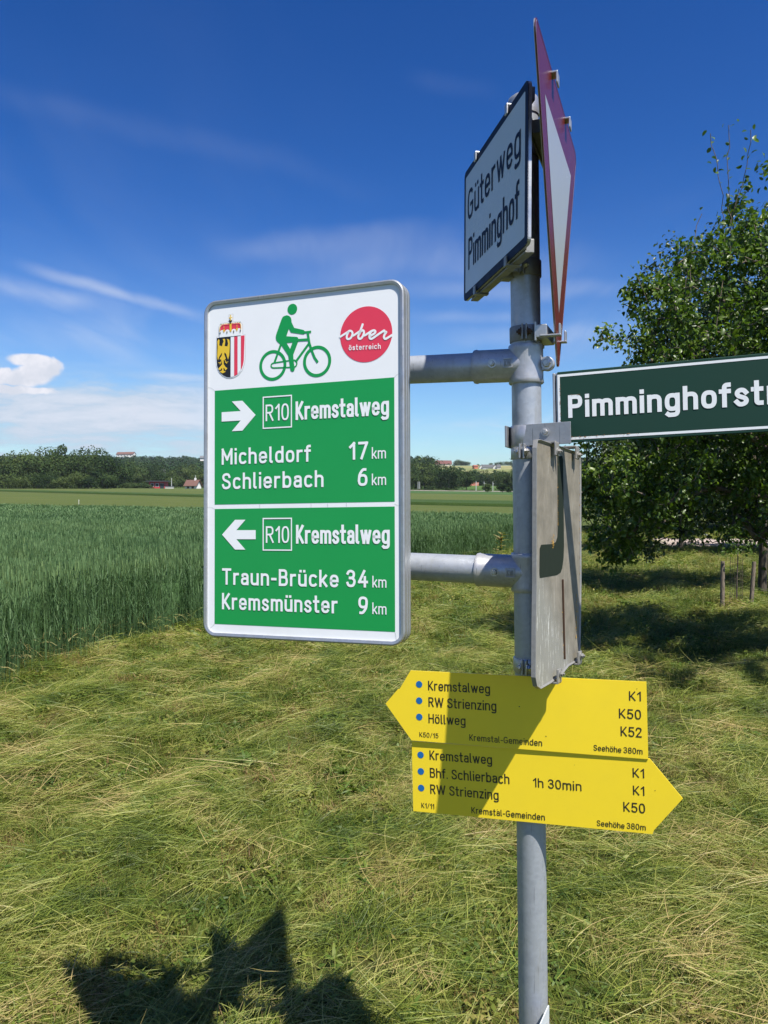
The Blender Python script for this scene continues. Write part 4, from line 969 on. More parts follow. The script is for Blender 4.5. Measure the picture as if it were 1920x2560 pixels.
    if ch == '6': return .42, [O(0, B, .42, .60), (spl([(0, .33), (.03, .6), (.12, T - .14), (.24, T - .01), (.36, T)]), False)]
    if ch == '7': return .40, [S((0, T), (.40, T)), S((.40, T), (.12, B))]
    if ch == '8': return .42, [O(.02, .53, .40, T), O(0, B, .42, .53)]
    if ch == '9': return .42, [O(0, .40, .42, T), (spl([(.42, .67), (.39, .4), (.30, B + .14), (.18, B + .01), (.06, B)]), False)]
    if ch == '/': return .30, [S((0, B), (.30, T))]
    if ch == '-': return .22, [S((0, .40), (.22, .40))]
    if ch == '.': return 0, [S((0, B), (0, B + .001))]
    return .25, []

class Print:
    """flat print on a plate: polygons in millimetres, stacked in hair-thin layers towards the viewer (-y)"""
    def __init__(s, base=.0004): s.v = []; s.f = []; s.base = base; s.k = 0
    def layer(s): s.k += 1; return -(s.base + s.k % 12 * .00003)
    def poly(s, P, y=None):
        y = s.layer() if y is None else y; k = len(s.v)
        s.v += [(p[0] / 1000, y, p[1] / 1000) for p in P]; s.f.append(tuple(range(k, k + len(P)))); return s
    def stroke(s, P, w, closed=False, cap=1., ylim=None):
        """P in mm, w in mm"""
        P = [np.array(p, float) for p in P]; Q = [P[0]]
        for p in P[1:]:
            if np.linalg.norm(p - Q[-1]) > 1e-4: Q.append(p)
        P = Q
        if len(P) < 2: P = [P[0] - np.array([0, .01]), P[0] + np.array([0, .01])]
        n = len(P); y = s.layer(); k = len(s.v); r = w / 2
        if not closed:
            d0 = unit(P[1] - P[0]); d1 = unit(P[-1] - P[-2]); P[0] = P[0] - d0 * r * cap; P[-1] = P[-1] + d1 * r * cap
        L, Rr = [], []
        for i in range(n):
            a = P[i - 1] if (i > 0 or closed) else None; b = P[(i + 1) % n] if (i < n - 1 or closed) else None
            if a is None: t = unit(b - P[i]); m = 1
            elif b is None: t = unit(P[i] - a); m = 1
            else:
                t1, t2 = unit(P[i] - a), unit(b - P[i]); t = unit(t1 + t2); m = 1 / max(.5, float(t @ t1))
            nn = np.array([-t[1], t[0]]); L.append(P[i] + nn * r * m); Rr.append(P[i] - nn * r * m)
        for q in L + Rr:
            if ylim: q[1] = min(max(q[1], ylim[0]), ylim[1])
            s.v.append((q[0] / 1000, y, q[1] / 1000))
        for i in range(n if closed else n - 1):
            j = (i + 1) % n; s.f.append((k + i, k + j, k + n + j, k + n + i))
        return s
    def text(s, txt, x0, base, cap, width, wt=.15, xh=.72, gap=.15, space=.30, slope=0.):
        w = wt; x = 0; items = []
        for ch in txt:
            if ch == ' ': x += space; continue
            W, st = glyph(ch, w, xh); items.append((x, st)); x += W + w + gap
        tot = x - w - gap
        sx = (width - wt * cap) / max(tot, 1e-6); ox = x0 + wt * cap / 2
        for gx, st in items:
            for P, cl in st:
                s.stroke([(ox + (gx + p[0]) * sx, base + slope * (gx + p[0]) / tot + p[1] * cap) for p in P], wt * cap, cl)
        return s
    def circle(s, c, r, n=48): return s.poly([(c[0] + r * math.cos(2 * math.pi * i / n), c[1] + r * math.sin(2 * math.pi * i / n)) for i in range(n)])
    def rect(s, x0, z0, x1, z1): return s.poly([(x0, z0), (x1, z0), (x1, z1), (x0, z1)])
    def build(s, name, mat, parent):
        me = bpy.data.meshes.new(name); me.from_pydata(s.v, [], s.f)
        bm = bmesh.new(); bm.from_mesh(me)
        for f in bm.faces:
            if f.normal.y > 0: f.normal_flip()
        bm.to_mesh(me); bm.free()
        return link_mesh(name, me, mat, parent)

def rrect(w, h, r, n=6):
    P = []
    for cx, cz, a0 in ((w / 2 - r, h / 2 - r, 0), (-w / 2 + r, h / 2 - r, 90), (-w / 2 + r, -h / 2 + r, 180), (w / 2 - r, -h / 2 + r, 270)):
        for i in range(n + 1):
            a = RAD(a0 + 90 * i / n); P.append((cx + r * math.cos(a), cz + r * math.sin(a)))
    return P
def sweep_frame(w, h, r, prof, n=8):
    """profile [(inset, y)] swept round a rounded rectangle"""
    m = MB(); rings = [rrect(w - 2 * i, h - 2 * i, max(r - i, .002), n) for i, _ in prof]; k = len(rings[0])
    vs = [(x, y, z) for (i, y), ring in zip(prof, rings) for x, z in ring]
    fs = [(j * k + a, j * k + (a + 1) % k, (j + 1) * k + (a + 1) % k, (j + 1) * k + a) for j in range(len(prof) - 1) for a in range(k)]
    return m.add(vs, fs)
def plate(name, P, y0, y1, mat, parent):
    m = MB(); m.prism(P, y0, y1); return m.build(name, mat, parent)
def sign_root(name, c, ang, label, cat='sign', group=None):
    """c centre in metres; ang yaw (about z), tilt, roll in degrees; local x right, z up, viewer at -y"""
    cy, ct, cr = [RAD(a) for a in ang]
    Rm = Matrix.Rotation(cy, 3, 'Z') @ Matrix.Rotation(ct, 3, 'X') @ Matrix.Rotation(cr, 3, 'Y')
    t = empty(name, c, label=label, cat=cat, group=group); t.rotation_euler = Rm.to_euler(); return t, Rm.to_4x4(), Vector(c)

# ------------------------------------------------------------------ the signpost
def pole_at(z): return Vector((.3220 - .01468 * z, 1.655, z))
PR = .0303
post = empty('signpost', pole_at(0), label='round galvanised steel signpost carrying all the signs', cat='post')
Tinv = Matrix.Translation(-pole_at(0))
pdir = (pole_at(2) - pole_at(0)).normalized()
m = MB(); m.lathe(pole_at(-.1), pole_at(2.4), [(0, PR), (1.0, PR), (2.0, PR), (2.492, PR)], 48, Tinv); m.build('pole', M_pole, post)
m = MB(); m.lathe(pole_at(2.380), pole_at(2.6), [(0, .0325), (.028, .0325), (.036, .030), (.042, .022), (.045, .008)], 40, Tinv); m.build('cap', M_alu, post)
armd = Vector((-math.cos(RAD(20.7)), math.sin(RAD(20.7)), .014)).normalized()
fwd = Vector((-armd.y, armd.x, 0)).normalized(); fwd = fwd if fwd.y < 0 else -fwd      # horizontal, towards the viewer, square to the arms
def tee(z):
    c = pole_at(z) ; m = MB()
    m.lathe(c - pdir * .0400, c + pdir * .04, [(0, .0345), (.002, .0362), (.010, .0350), (.070, .0350), (.078, .0362), (.080, .0345)], 40, Tinv)
    e = c + armd * .1085
    m.lathe(c, e, [(0, .0345), (.100, .0345), (.1035, .0360), (.1085, .0350)], 40, Tinv)
    f = m.build('tee_fitting', M_cast, post)
    b = MB(); q = c + armd * .064 + fwd * .0342; b.hexbolt(q, fwd, .0062, .005, Tinv); b.build('bolt', M_bolt, f)
    lug = MB(); l = c - armd * .044
    lug.cyl(l - fwd * .009 + Vector((0, 0, .000)), l + fwd * .009, .0145, 24, Tinv, .002); lug.box((0, 0, 0), (.024, .018, .026), Tinv @ Matrix.Translation(c - armd * .037) @ Matrix.Rotation(RAD(-20.7), 4, 'Z')); lug.build('clamp_lug', M_cast, f)
    b = MB(); b.hexbolt(l + fwd * .009, fwd, .0085, .006, Tinv); b.build('bolt', M_bolt, f)
    # cast maker's mark KW in a small square
    Mk = Tinv @ Matrix.Translation(c + armd * .0315 + fwd * .0348) @ Matrix.Rotation(RAD(-20.7), 4, 'Z')
    k = MB()
    for cc, dd in (((0, 0, .0088), (.0190, .0022, .0014)), ((0, 0, -.0088), (.0190, .0022, .0014)), ((-.0088, 0, 0), (.0014, .0022, .0165)), ((.0088, 0, 0), (.0014, .0022, .0165))): k.box(cc, dd, Mk)
    pr = Print(.0008); pr.text('KW', -6.6, -5.5, 11, 13.2, .15); mk = k.build('maker_mark', M_cast, f)
    pm = MB(); pm.add([(x, y - .0006, z) for x, y, z in pr.v], pr.f, M=Mk); pm.build('mark_letters', M_rail, f)
    return c
tA = tee(1.8718); tB = tee(1.4417)

def collar(z, h, mat, parent, Minv, gapdir, r=None, flange=.016, bolts=True, boltmat=None):
    """band clamp round the pole with two ears and a bolt; gapdir: direction of the ears"""
    r = r or PR + .0030; c = pole_at(z); m = MB(); m.lathe(c - pdir * h / 2, c + pdir * h / 2, [(0, r - .001), (.0012, r), (h - .0012, r), (h, r - .001)], 40, Minv)
    g = Vector(gapdir).normalized(); s = Vector((0, 0, 1)).cross(g)
    Rm = Matrix((s, g, Vector((0, 0, 1)))).transposed().to_4x4()
    for k in (-1, 1): m.box((k * .0042, r + flange / 2 - .002, 0), (.0032, flange, h), Minv @ Matrix.Translation(c) @ Rm, .0008)
    o = m.build('clamp', mat, parent)
    if bolts:
        b = MB(); p = c + g * (r + flange * .5)
        b.hexbolt(p + s * .006, s, .0062, .0048, Minv); b.hexbolt(p - s * .006, -s, .0062, .0048, Minv); b.build('bolt', boltmat or M_bolt, o)
    return o

# ------------------------------------------------------------------ green cycle route sign on two arms
gs, GR, GC = sign_root('cycle_route_sign', (-.1761, 1.6663, 1.6647), (-20.67, -2.25, -1.03), 'green and white cycle route sign in an aluminium frame held by two arms')
Ginv = (Matrix.Translation(GC) @ GR).inverted()
sweep_frame(.4664, .7341, .030, [(.0095, .0012), (.0090, -.0035), (.0035, -.0048), (.0008, -.0036), (0, -.001), (0, .0075), (.0022, .0082), (.0022, .0115), (0, .0122), (0, .0205), (.0020, .0212), (.0020, .0235), (0, .0242), (0, .032), (.0015, .034), (.012, .034), (.012, .006)]).build('frame', M_alu, gs)
plate('panel', rrect(.4540, .7220, .025), .0000, .004, M_white, gs)
p = Print(.0003); p.rect(-206.6, -79.8, 210.9, 169.4); p.build('green_field', M_green, gs)
p = Print(.0003); p.rect(-206.2, -339.0, 210.9, -89.4); p.build('green_field', M_green, gs)
W_ = dict(xh=.73)
p = Print(.001); p.poly([(-104.8, 110.9), (-137.1, 143.2), (-163.2, 143.2), (-141.3, 121.1), (-188.8, 121.1), (-188.8, 100.7), (-141.3, 100.7), (-163.2, 78.6), (-137.1, 78.6)]); p.build('arrow', M_print_white, gs)
p = Print(.001); p.poly([(-187.3, -145.3), (-155.0, -113.4), (-129.3, -113.4), (-151.6, -135.7), (-104.3, -135.7), (-104.3, -155.1), (-151.6, -155.1), (-129.3, -177.4), (-155.0, -177.4)]); p.build('arrow', M_print_white, gs)
for z0, z1 in ((79.8, 148.7), (-179.2, -109.9)):
    p = Print(.001); p.stroke([(-86.2, z0 + 1.3), (-19.1, z0 + 1.3), (-19.1, z1 - 1.3), (-86.2, z1 - 1.3)], 2.6, True); p.build('number_box', M_print_white, gs)
def line(parent, mat, items, base=.001):
    for it in items:
        p = Print(base); p.text(*it[:5], **it[5]); p.build('lettering', mat, parent)
K = dict(wt=.150, xh=.72, gap=.15); N_ = dict(wt=.148, xh=.73, gap=.15); k_ = dict(wt=.11, xh=.70, gap=.12); r_ = dict(wt=.105, gap=.14)
line(gs, M_print_white, [('R10', -80.5, 96.0, 35.2, 55.4, r_), ('Kremstalweg', -9.3, 94.8, 39.0, 209.0, K), ('Micheldorf', -188.5, 6.5, 35, 214.5, N_), ('17', 112.6, 7.1, 35.8, 41.5, N_), ('km', 162.3, 7.4, 23.6, 30.5, k_),
    ('Schlierbach', -187.7, -47.0, 35, 242.7, N_), ('6', 131.6, -46.8, 35.8, 21.1, N_), ('km', 162.2, -46.0, 23.5, 30.8, k_),
    ('R10', -79.8, -162.8, 35.2, 55.4, r_), ('Kremstalweg', -8.5, -164.2, 39.2, 209.0, K), ('Traun-Brücke', -187.0, -253.3, 35.3, 275.6, dict(wt=.148, xh=.73, gap=.15)), ('34', 105.9, -252.2, 35.2, 47.5, N_), ('km', 162.8, -251.7, 23.3, 30.3, k_),
    ('Kremsmünster', -187.2, -306.6, 35.2, 273.4, N_), ('9', 132.2, -306.0, 35.5, 20.6, N_), ('km', 162.6, -305.1, 23.3, 30.4, k_)])
# cyclist pictogram
p = Print(.0004)
p.circle((-17.1, 329.8), 11.4); p.stroke(se(-63.6, 214.2, 29.1, 29.4, 0, 360, 2, 60)[:-1], 6.7, True); p.stroke(se(40.3, 214.8, 29.0, 29.5, 0, 360, 2, 60)[:-1], 6.7, True)
torso = [(-46.3, 258.5), (-52.0, 263.0), (-55.6, 268.0), (-56.6, 273.5), (-55.5, 279.5), (-48.6, 296.4), (-42.3, 311.7), (-40.0, 315.2), (-37.1, 317.0), (-30.2, 318.3), (-24.5, 316.2), (-20.6, 312.2), (-19.1, 307.5), (-18.9, 302.3), (-25.3, 288.9), (-31.2, 273.6), (-31.0, 259.6), (-41.7, 254.2)]
p.poly(torso)
p.poly([(-25.3, 288.9), (-18.9, 302.3), (-12.6, 289.7), (9.4, 283.2), (12.5, 280.0), (12.5, 276.0), (9.4, 273.8), (-20.3, 280.5)])
p.poly([(-31.4, 273.6), (-7.0, 270.1), (-4.0, 268.5), (-2.6, 265.2), (-3.2, 259.5), (-31.6, 259.4)])
p.poly([(-3.2, 260.2), (-14.9, 233.0), (-14.3, 222.3), (-11.5, 202.7), (-12.7, 198.9), (-16.6, 197.2), (-20.9, 199.3), (-22.1, 203.5), (-24.6, 220.0), (-26.8, 232.5), (-22.3, 245.9), (-16.6, 259.6)])
p.poly([(-31.0, 259.7), (-22.3, 245.9), (-24.0, 229), (-26.8, 232.5), (-41.9, 254.3), (-41.0, 262)])
for P_, w_ in (([(11.6, 278.0), (24.5, 278.0)], 4.6), ([(19.0, 276), (22.8, 253.8), (28.3, 238.1), (34.4, 223.5), (40.6, 214.6)], 5.2), ([(-4.1, 263.0), (20.8, 262.2)], 5.2), ([(21.1, 253.0), (-8.1, 219.0)], 5.2), ([(-43.6, 258.5), (-59.2, 220.7)], 5.0),
               ([(-22.6, 221.6), (-58.9, 219.4)] + se(-61.8, 213.9, 5.8, 5.0, 95, 265, 2) + [(-60.1, 208.6), (-20.3, 206.9)], 3.0), ([(-14.3, 221.6)] + se(-14.5, 214.0, 8.0, 7.6, 75, -78, 2), 3.0)): p.stroke(P_, w_)
p.circle((24.6, 278.0), 2.3); p.circle((40.6, 214.6), 2.8)
p.build('cyclist_pictogram', M_green, gs)
# red disc of the province
p = Print(.0004); p.circle((150.0, 261.4), 57.0, 64); p.build('red_disc', M_red, gs)
p = Print(.001); o5 = 4.6
ob = [(93.4, 261.3), (100, 264.6), (109.7, 269.6), (113.5, 271.5), (117.5, 270.9), (120.4, 267.5), (120.1, 263.2), (117.4, 257.6), (113.5, 255.2), (109.2, 255.6), (107.7, 259.0), (108.6, 264.0), (111.3, 269.0)]
p.stroke(spl(ob), o5 * .95, cap=.6); p.stroke(spl([(119.6, 263.2), (121.8, 261.4), (125.0, 262.3), (135.5, 268.2)]), o5 * .95, cap=.3)
p.stroke(spl([(143.2, 282.6), (139.2, 272.5), (134.6, 262.5), (133.3, 257.6), (134.9, 254.0), (138.6, 253.4), (142.4, 256.6), (145.6, 263.5), (145.2, 268.6), (141.6, 270.0), (138.2, 267.6), (136.2, 264)]), o5, cap=.6)
p.stroke(spl([(144.8, 261.3), (146.9, 259.5), (150.0, 260.3), (162.0, 266.6)]), o5, cap=.3)
p.stroke(spl([(159.8, 257.2), (165.0, 259.4), (169.4, 262.0), (170.8, 265.0), (168.6, 267.4), (164.4, 267.2), (160.4, 264.0), (158.2, 257.6), (158.5, 253.0), (162.0, 251.0), (167.5, 253.2), (178.0, 259.2), (190.0, 265.6)]), o5, cap=.4)
p.stroke(spl([(190.0, 265.6), (190.9, 262.8), (194.2, 261.6), (190.6, 256.6), (189.3, 252.0), (191.2, 248.8), (195.0, 248.8), (206.6, 254.6)]), o5, cap=.4)
p.text('österreich', 112.3, 231.6, 11.4, 70, wt=.15, xh=.70, gap=.2, slope=-2.6)
p.build('disc_lettering', M_print_white, gs)
# coat of arms with ducal hat
sh = [(-201.2, 284.9), (-132.0, 284.2), (-132.6, 240), (-134.6, 224), (-140.5, 210.0), (-149.5, 201.2), (-160.0, 197.0), (-167.5, 196.2), (-176.0, 197.2), (-185.5, 202.0), (-194.8, 211.0), (-200.6, 224), (-201.8, 240)]
def off(P, d):
    c = np.mean(np.array(P), 0); return [tuple(c + (np.array(q) - c) * (1 + d / np.linalg.norm(np.array(q) - c))) for q in P]
p = Print(.0003); p.poly(off(sh, 3.2)); p.poly([(-198, 284), (-197.5, 309), (-192, 316.5), (-171, 317.5), (-171.5, 334), (-160.5, 334), (-161, 317.5), (-143, 316.5), (-136.5, 308), (-136, 284)]); p.build('crest_outline', M_grey_print, gs)
p = Print(.0005); p.poly(off(sh, 2.4)); p.poly([(-197.2, 284), (-196.7, 308.8), (-191.5, 315.8), (-170, 316.8), (-170.7, 333.2), (-161.3, 333.2), (-162, 316.8), (-143.5, 315.8), (-137.2, 307.8), (-136.8, 284)]); p.build('crest_ground', M_white, gs)
left = [q for q in sh if q[0] < -166] + [(-166.8, 196.3), (-166.2, 284.6)]
left = [(-201.2, 284.9), (-166.4, 284.6), (-166.9, 196.2), (-176.0, 197.2), (-185.5, 202.0), (-194.8, 211.0), (-200.6, 224), (-201.8, 240)]
p = Print(.0010); p.poly(left); p.build('shield_black', M_black, gs)
def zbot(x): 
    L = [(-166.9, 196.2), (-160, 197), (-149.5, 201.2), (-140.5, 210), (-134.6, 224), (-132.6, 240), (-132, 284)]
    return float(np.interp(x, [a for a, _ in L], [b for _, b in L]))
p = Print(.0010)
for a, b in ((-157.6, -149.4), (-140.9, -132.1)):
    xs_ = np.linspace(a, b, 6); p.poly([(a, 284.5)] + [(x, zbot(x)) for x in xs_] + [(b, 284.5)])
p.build('shield_stripes', M_red, gs)
p = Print(.0011)
for a, b in ((-166.4, -157.9), (-149.1, -141.2)):
    xs_ = np.linspace(a, b, 6); p.poly([(a, 284.5)] + [(x, zbot(x)) for x in xs_] + [(b, 284.5)])
p.build('shield_silver', M_print_white, gs)
eagle = [(-186.1, 280.9), (-182.2, 281.3), (-179.8, 279.7), (-179.7, 274.1), (-181.3, 265.2), (-174.2, 263.9), (-172.6, 270.0), (-174.2, 277.1), (-175.8, 280.7), (-169.4, 278.1), (-168.2, 269.7), (-168.6, 255.9), (-169.8, 243.5), (-172.5, 234.8), (-175.7, 242.6), (-177.3, 247.6), (-181.3, 251.4), (-182.1, 247.3), (-178.1, 237.3), (-183.7, 234.9), (-183.6, 225.9), (-178.9, 219.3), (-174.1, 216.2), (-178.8, 211.7), (-182.0, 216.8), (-184.4, 217.7), (-183.6, 211.4), (-178.0, 208.9), (-186.0, 206.0), (-194.0, 210.1), (-187.6, 212.4), (-187.6, 218.6), (-193.2, 212.8), (-197.2, 216.6), (-193.2, 220.4), (-187.6, 225.5), (-187.7, 235.3), (-194.1, 237.8), (-188.5, 245.0), (-187.7, 251.9), (-194.1, 244.1), (-198.1, 235.4), (-200.1, 244.6), (-198.9, 265.3), (-199.8, 277.2), (-196.5, 281.8), (-194.1, 278.8), (-194.9, 267.8), (-187.7, 265.1), (-186.1, 271.2), (-183.7, 275.8)]
p = Print(.0016); p.poly(eagle)
for s in (-1, 1): p.stroke([(-184.5 + s * 3, 236), (-184.5 + s * 8.5, 227)], 1.6); p.stroke([(-184.5 + s * 5, 229), (-184.5 + s * 12, 230)], 1.2)
p.build('eagle', M_gold, gs)
p = Print(.0011); p.poly([(-192.8, 297), (-192.4, 307), (-189.8, 311.4), (-185, 312.6), (-147.5, 312.4), (-143.2, 311), (-141.2, 306.5), (-141.0, 297)]); p.build('hat_red', M_red, gs)
p = Print(.0016)
for cx in (-187.5, -174.5, -158.5, -145.5): p.circle((cx, 294.3), 6.6, 20)
p.rect(-194.1, 285.2, -139.9, 293.5); p.build('hat_ermine', M_print_white, gs)
p = Print(.0021); p.rect(-168.6, 296.5, -163.6, 313); p.poly([(-168.6, 299), (-163.6, 299), (-166.1, 293.6)])
for cx in (-182.8, -150.2): p.poly([(cx - 2.6, 300), (cx, 303.5), (cx + 2.6, 300), (cx, 293.6)]); p.stroke([(cx, 304.5), (cx, 308.5)], 1.2)
p.stroke([(-193.4, 298), (-193.0, 307.5), (-190.2, 312.0), (-185, 313.4), (-147.5, 313.2), (-142.6, 311.8), (-140.6, 307), (-140.3, 298)], 1.3); p.stroke([(-166.1, 320), (-166.1, 330)], 1.8); p.stroke([(-169.6, 325.6), (-162.6, 325.6)], 1.8); p.circle((-166.1, 330.2), 1.6, 12)
p.build('hat_gold', M_gold, gs)
p = Print(.0023); p.circle((-166.1, 318.0), 3.6, 20)
for cx in (-192.2, -175.0, -158.2, -141.8): p.poly([(cx - 1.6, 295.4), (cx + 1.6, 295.4), (cx, 290.5)]); p.stroke([(cx, 297), (cx, 294.5)], 1.)
for x in np.linspace(-190, -142.5, 9): p.stroke([(x - .9, 313.3), (x + .9, 313.3)], 1.1)
p.build('hat_black', M_black, gs)
# cracks of aged film at the corners of the green fields
p = Print(.0004)
for a, b, c in (((-206.6, 169.4), (-216, 176), (-223, 178)), ((210.9, 169.4), (216, 174), (223, 176)), ((-206.2, -89), (-214, -86), (-223, -85)), ((210.9, -84), (217, -87), (223, -88)), ((-206, -339), (-211, -344), (-218, -349)), ((210.9, -339), (212.5, -347), (214, -356)), ((-95, -80.2), (-94.5, -85), (-94.8, -89.4)), ((26, -80.2), (26.6, -85), (26.2, -89.4)), ((64, -80.2), (64.4, -85), (64.2, -89.4)), ((106, -80.2), (106.4, -85), (106.1, -89.4))): p.stroke([a, b, c], .55)
p.build('film_cracks', M_grey_print, gs)
# two rails on the back, two arms into the tees, four pipe clamps
for z in (tA, tB):
    zl = (Ginv @ (z + armd * .3)).z
    m = MB(); m.box((0, .044, zl), (.40, .020, .034), bev=.002); m.build('rail', M_alu, gs)
    m = MB(); m.lathe(z + armd * .036, z + armd * .66, [(0, .0300), (.60, .0300)], 40, Ginv); m.build('arm', M_pole, gs)
    for dd in (.34, .60):
        m = MB(); m.lathe(z + armd * (dd - .02), z + armd * (dd + .02), [(0, .0335), (.04, .0335)], 32, Ginv); q = Ginv @ (z + armd * dd); m.box((q.x, (q.y + .05) / 2, q.z), (.04, abs(q.y - .05), .05)); m.build('pipe_clamp', M_cast, gs)

# ------------------------------------------------------------------ white lane sign
ws, WR, WC = sign_root('lane_name_sign', (.2229, 1.6565, 2.2024), (-80.12, -.36, -.62), 'white lane sign with dark blue border reading Güterweg Pimminghof')
Winv = (Matrix.Translation(WC) @ WR).inverted()
plate('panel', rrect(.4229, .2972, .012, 5), 0, .0022, M_navy, ws)
sweep_frame(.4229, .2972, .012, [(.0012, .0000), (0, .0004), (0, .0075), (.0010, .0080), (.0025, .0080), (.0025, .0015)], 5).build('rim', M_alu, ws)
p = Print(.0003); p.poly([(x * 1000, z * 1000) for x, z in rrect(.396, .2655, .004, 3)]); p.build('white_field', M_gueter, ws)
line(ws, M_navy, [('Güterweg', -180, 27, 68, 356, dict(wt=.125, xh=.70, gap=.15)), ('Pimminghof', -173, -86, 71, 342, dict(wt=.125, xh=.70, gap=.15))], .0008)
for z, zc in ((.150, 2.345), (-.152, 2.067)):
    zr = (Winv @ pole_at(zc)).z
    m = MB(); m.box((0, .0175, z * .93), (.36, .016, .026), bev=.0015); m.box((0, .012, z * .93 + .011), (.36, .008, .003)); m.box((0, .012, z * .93 - .011), (.36, .008, .003)); rl = m.build('rail', M_rail, ws)
    for x in (.100, -.112):
        s = 1 if z > 0 else -1; k = MB(); k.box((x, .012, z * 1.0 + s * .004), (.013, .030, .0035), bev=.001); k.box((x, -.0035, z - s * .004), (.013, .0035, .020), bev=.001); k.box((x, .026, z - s * .008), (.013, .0035, .026), bev=.001); k.hexbolt((x, .028, z - s * .012), (0, 1, 0), .005, .004); k.build('hook', M_alu if s > 0 else M_rail, ws)
    br = MB(); q = Winv @ pole_at(zc); br.box((q.x - .004, .030, (z * .93 + zr) / 2), (.030, .022, abs(z * .93 - zr) + .03), bev=.001); br.box((q.x + .03, .036, zr), (.010, .03, .028), bev=.001); br.build('bracket', M_rail, ws)
    collar(zc, .034, M_rail, ws, Winv, (-.35, -.94, 0) if z < 0 else (-.7, -.7, 0), flange=.014)

# ------------------------------------------------------------------ give way sign
ts, TR, TC = sign_root('give_way_sign', (.36176, 1.65571, 2.03963), (70.46, .15, -1.686), 'red bordered white triangular give way sign seen almost edge on')
Tin = (Matrix.Translation(TC) @ TR).inverted()
def rtri(s, r, n=6, dz=0.):
    h = s * .8660; c = [(-s / 2, h * 2 / 3), (0, -h / 3), (s / 2, h * 2 / 3)]; P = []
    for i in range(3):
        a, b, d = np.array(c[i - 1]), np.array(c[i]), np.array(c[(i + 1) % 3]); u, v = unit(a - b), unit(d - b); cen = b + unit(u + v) * 2 * r
        a0 = math.atan2(*(-(u + 0 * v))[::-1]); n1 = np.array([-u[1], u[0]]); n1 = n1 if n1 @ (b - cen) > 0 else -n1; n2 = np.array([-v[1], v[0]]); n2 = n2 if n2 @ (b - cen) > 0 else -n2
        t1, t2 = math.atan2(n1[1], n1[0]), math.atan2(n2[1], n2[0]); dt = (t2 - t1 + math.pi) % (2 * math.pi) - math.pi
        for k in range(n + 1): t = t1 + dt * k / n; P.append((cen[0] + r * math.cos(t), cen[1] + r * math.sin(t) + dz))
    return P
TP = rtri(.655, .018)
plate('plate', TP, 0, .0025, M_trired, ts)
m = MB(); kk = len(TP); inn = rtri(.648, .0165)
m.add([(x, -.0004, z) for x, z in inn] + [(x, .0010, z) for x, z in TP] + [(x, .0036, z) for x, z in TP] + [(x, .0036, z) for x, z in inn], [(j * kk + a, j * kk + (a + 1) % kk, (j + 1) * kk + (a + 1) % kk, (j + 1) * kk + a) for j in range(3) for a in range(kk)]); m.build('rim', M_alu, ts)
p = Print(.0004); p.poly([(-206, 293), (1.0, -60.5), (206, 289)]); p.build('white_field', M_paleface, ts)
for x in (-.1076, .1026):
    k = MB(); k.box((x, .006, .371), (.028, .034, .004), bev=.001); k.box((x, -.010, .362), (.028, .0035, .022), bev=.001); k.box((x, .022, .360), (.028, .0035, .026), bev=.001); k.build('clip', M_alu, ts)
for zc, w_ in ((2.310, .26), (1.9328, .115)):
    q = Tin @ pole_at(zc); m = MB(); m.box((.0 if w_ > .2 else -.012, .026, q.z), (w_, .022, .026), bev=.0015); m.box((.0 if w_ > .2 else -.012, .0375, q.z), (w_, .004, .038), bev=.001); m.build('rail', M_rail if w_ > .2 else M_alu, ts)
    m = MB(); m.box((q.x, (q.y + .036) / 2, q.z), (.026, abs(q.y - .036), .026), bev=.001); m.build('bracket', M_rail, ts)
    collar(zc, .032, M_rail, ts, Tin, (-.25, -.97, 0), flange=.014, boltmat=M_rust)
for x in (-.062, .030):
    k = MB(); k.box((x, .008, -.116), (.020, .042, .0035), bev=.001); k.box((x, -.0105, -.106), (.020, .0035, .024), bev=.001); k.build('clip', M_alu, ts)

# ------------------------------------------------------------------ street name sign
ss, SR, SC = sign_root('street_name_sign', (.5308, 1.549, 1.7857), (-24.05, -1.36, -1.64), 'dark green enamel street sign with white border reading Pimminghofstr')
Sinv = (Matrix.Translation(SC) @ SR).inverted()
sw = Matrix.Translation((.0, 0, 0))
m = MB(); m.box((.128, .0016, 0), (.642, .0032, .1455), bev=.0012); m.build('panel', M_street, ss)
p = Print(.0004); p.stroke([(-190.2, 64.6), (444, 64.6), (444, -64.6), (-190.2, -64.6)], 4.8, True); p.build('border_line', M_print_white, ss)
line(ss, M_print_white, [('Pimminghofstr.', -172, -22.6, 46.1, 397, dict(wt=.180, xh=.745, gap=.125))], .0006)
p = Print(.0010); R_ = random.Random(4)
for i in range(46): x = -186 + R_.random() ** 1.6 * 150; p.circle((x, -61.8 + R_.uniform(-1, .8)), R_.uniform(.4, 1.25), 7)
for i in range(30): p.circle((-187.6 + R_.uniform(-.7, .8), -60 + R_.random() * 110), R_.uniform(.3, 1.0), 7)
for i in range(16): p.circle((-172 + R_.random() * 26, 23.6 + R_.uniform(-.6, .4)), R_.uniform(.3, .8), 7)
p.build('rust_spots', M_rustprint, ss)
m = MB()
for x0, x1 in ((-.2035, -.1985), (-.1965, -.191)): m.box(((x0 + x1) / 2, .0085, 0), (x1 - x0, .012, .143), bev=.0012)
m.box((-.190, .016, 0), (.030, .004, .143), bev=.001); m.box((.135, .0085, 0), (.62, .011, .012)); m.build('mounting_channel', M_alu, ss)
zc = 1.7229; c = pole_at(zc); m = MB(); m.lathe(c - pdir * .022, c + pdir * .022, [(0, PR + .0025), (.001, PR + .0035), (.043, PR + .0035), (.044, PR + .0025)], 40, Sinv); m.build('clamp', M_alu, ss)
q = Sinv @ c
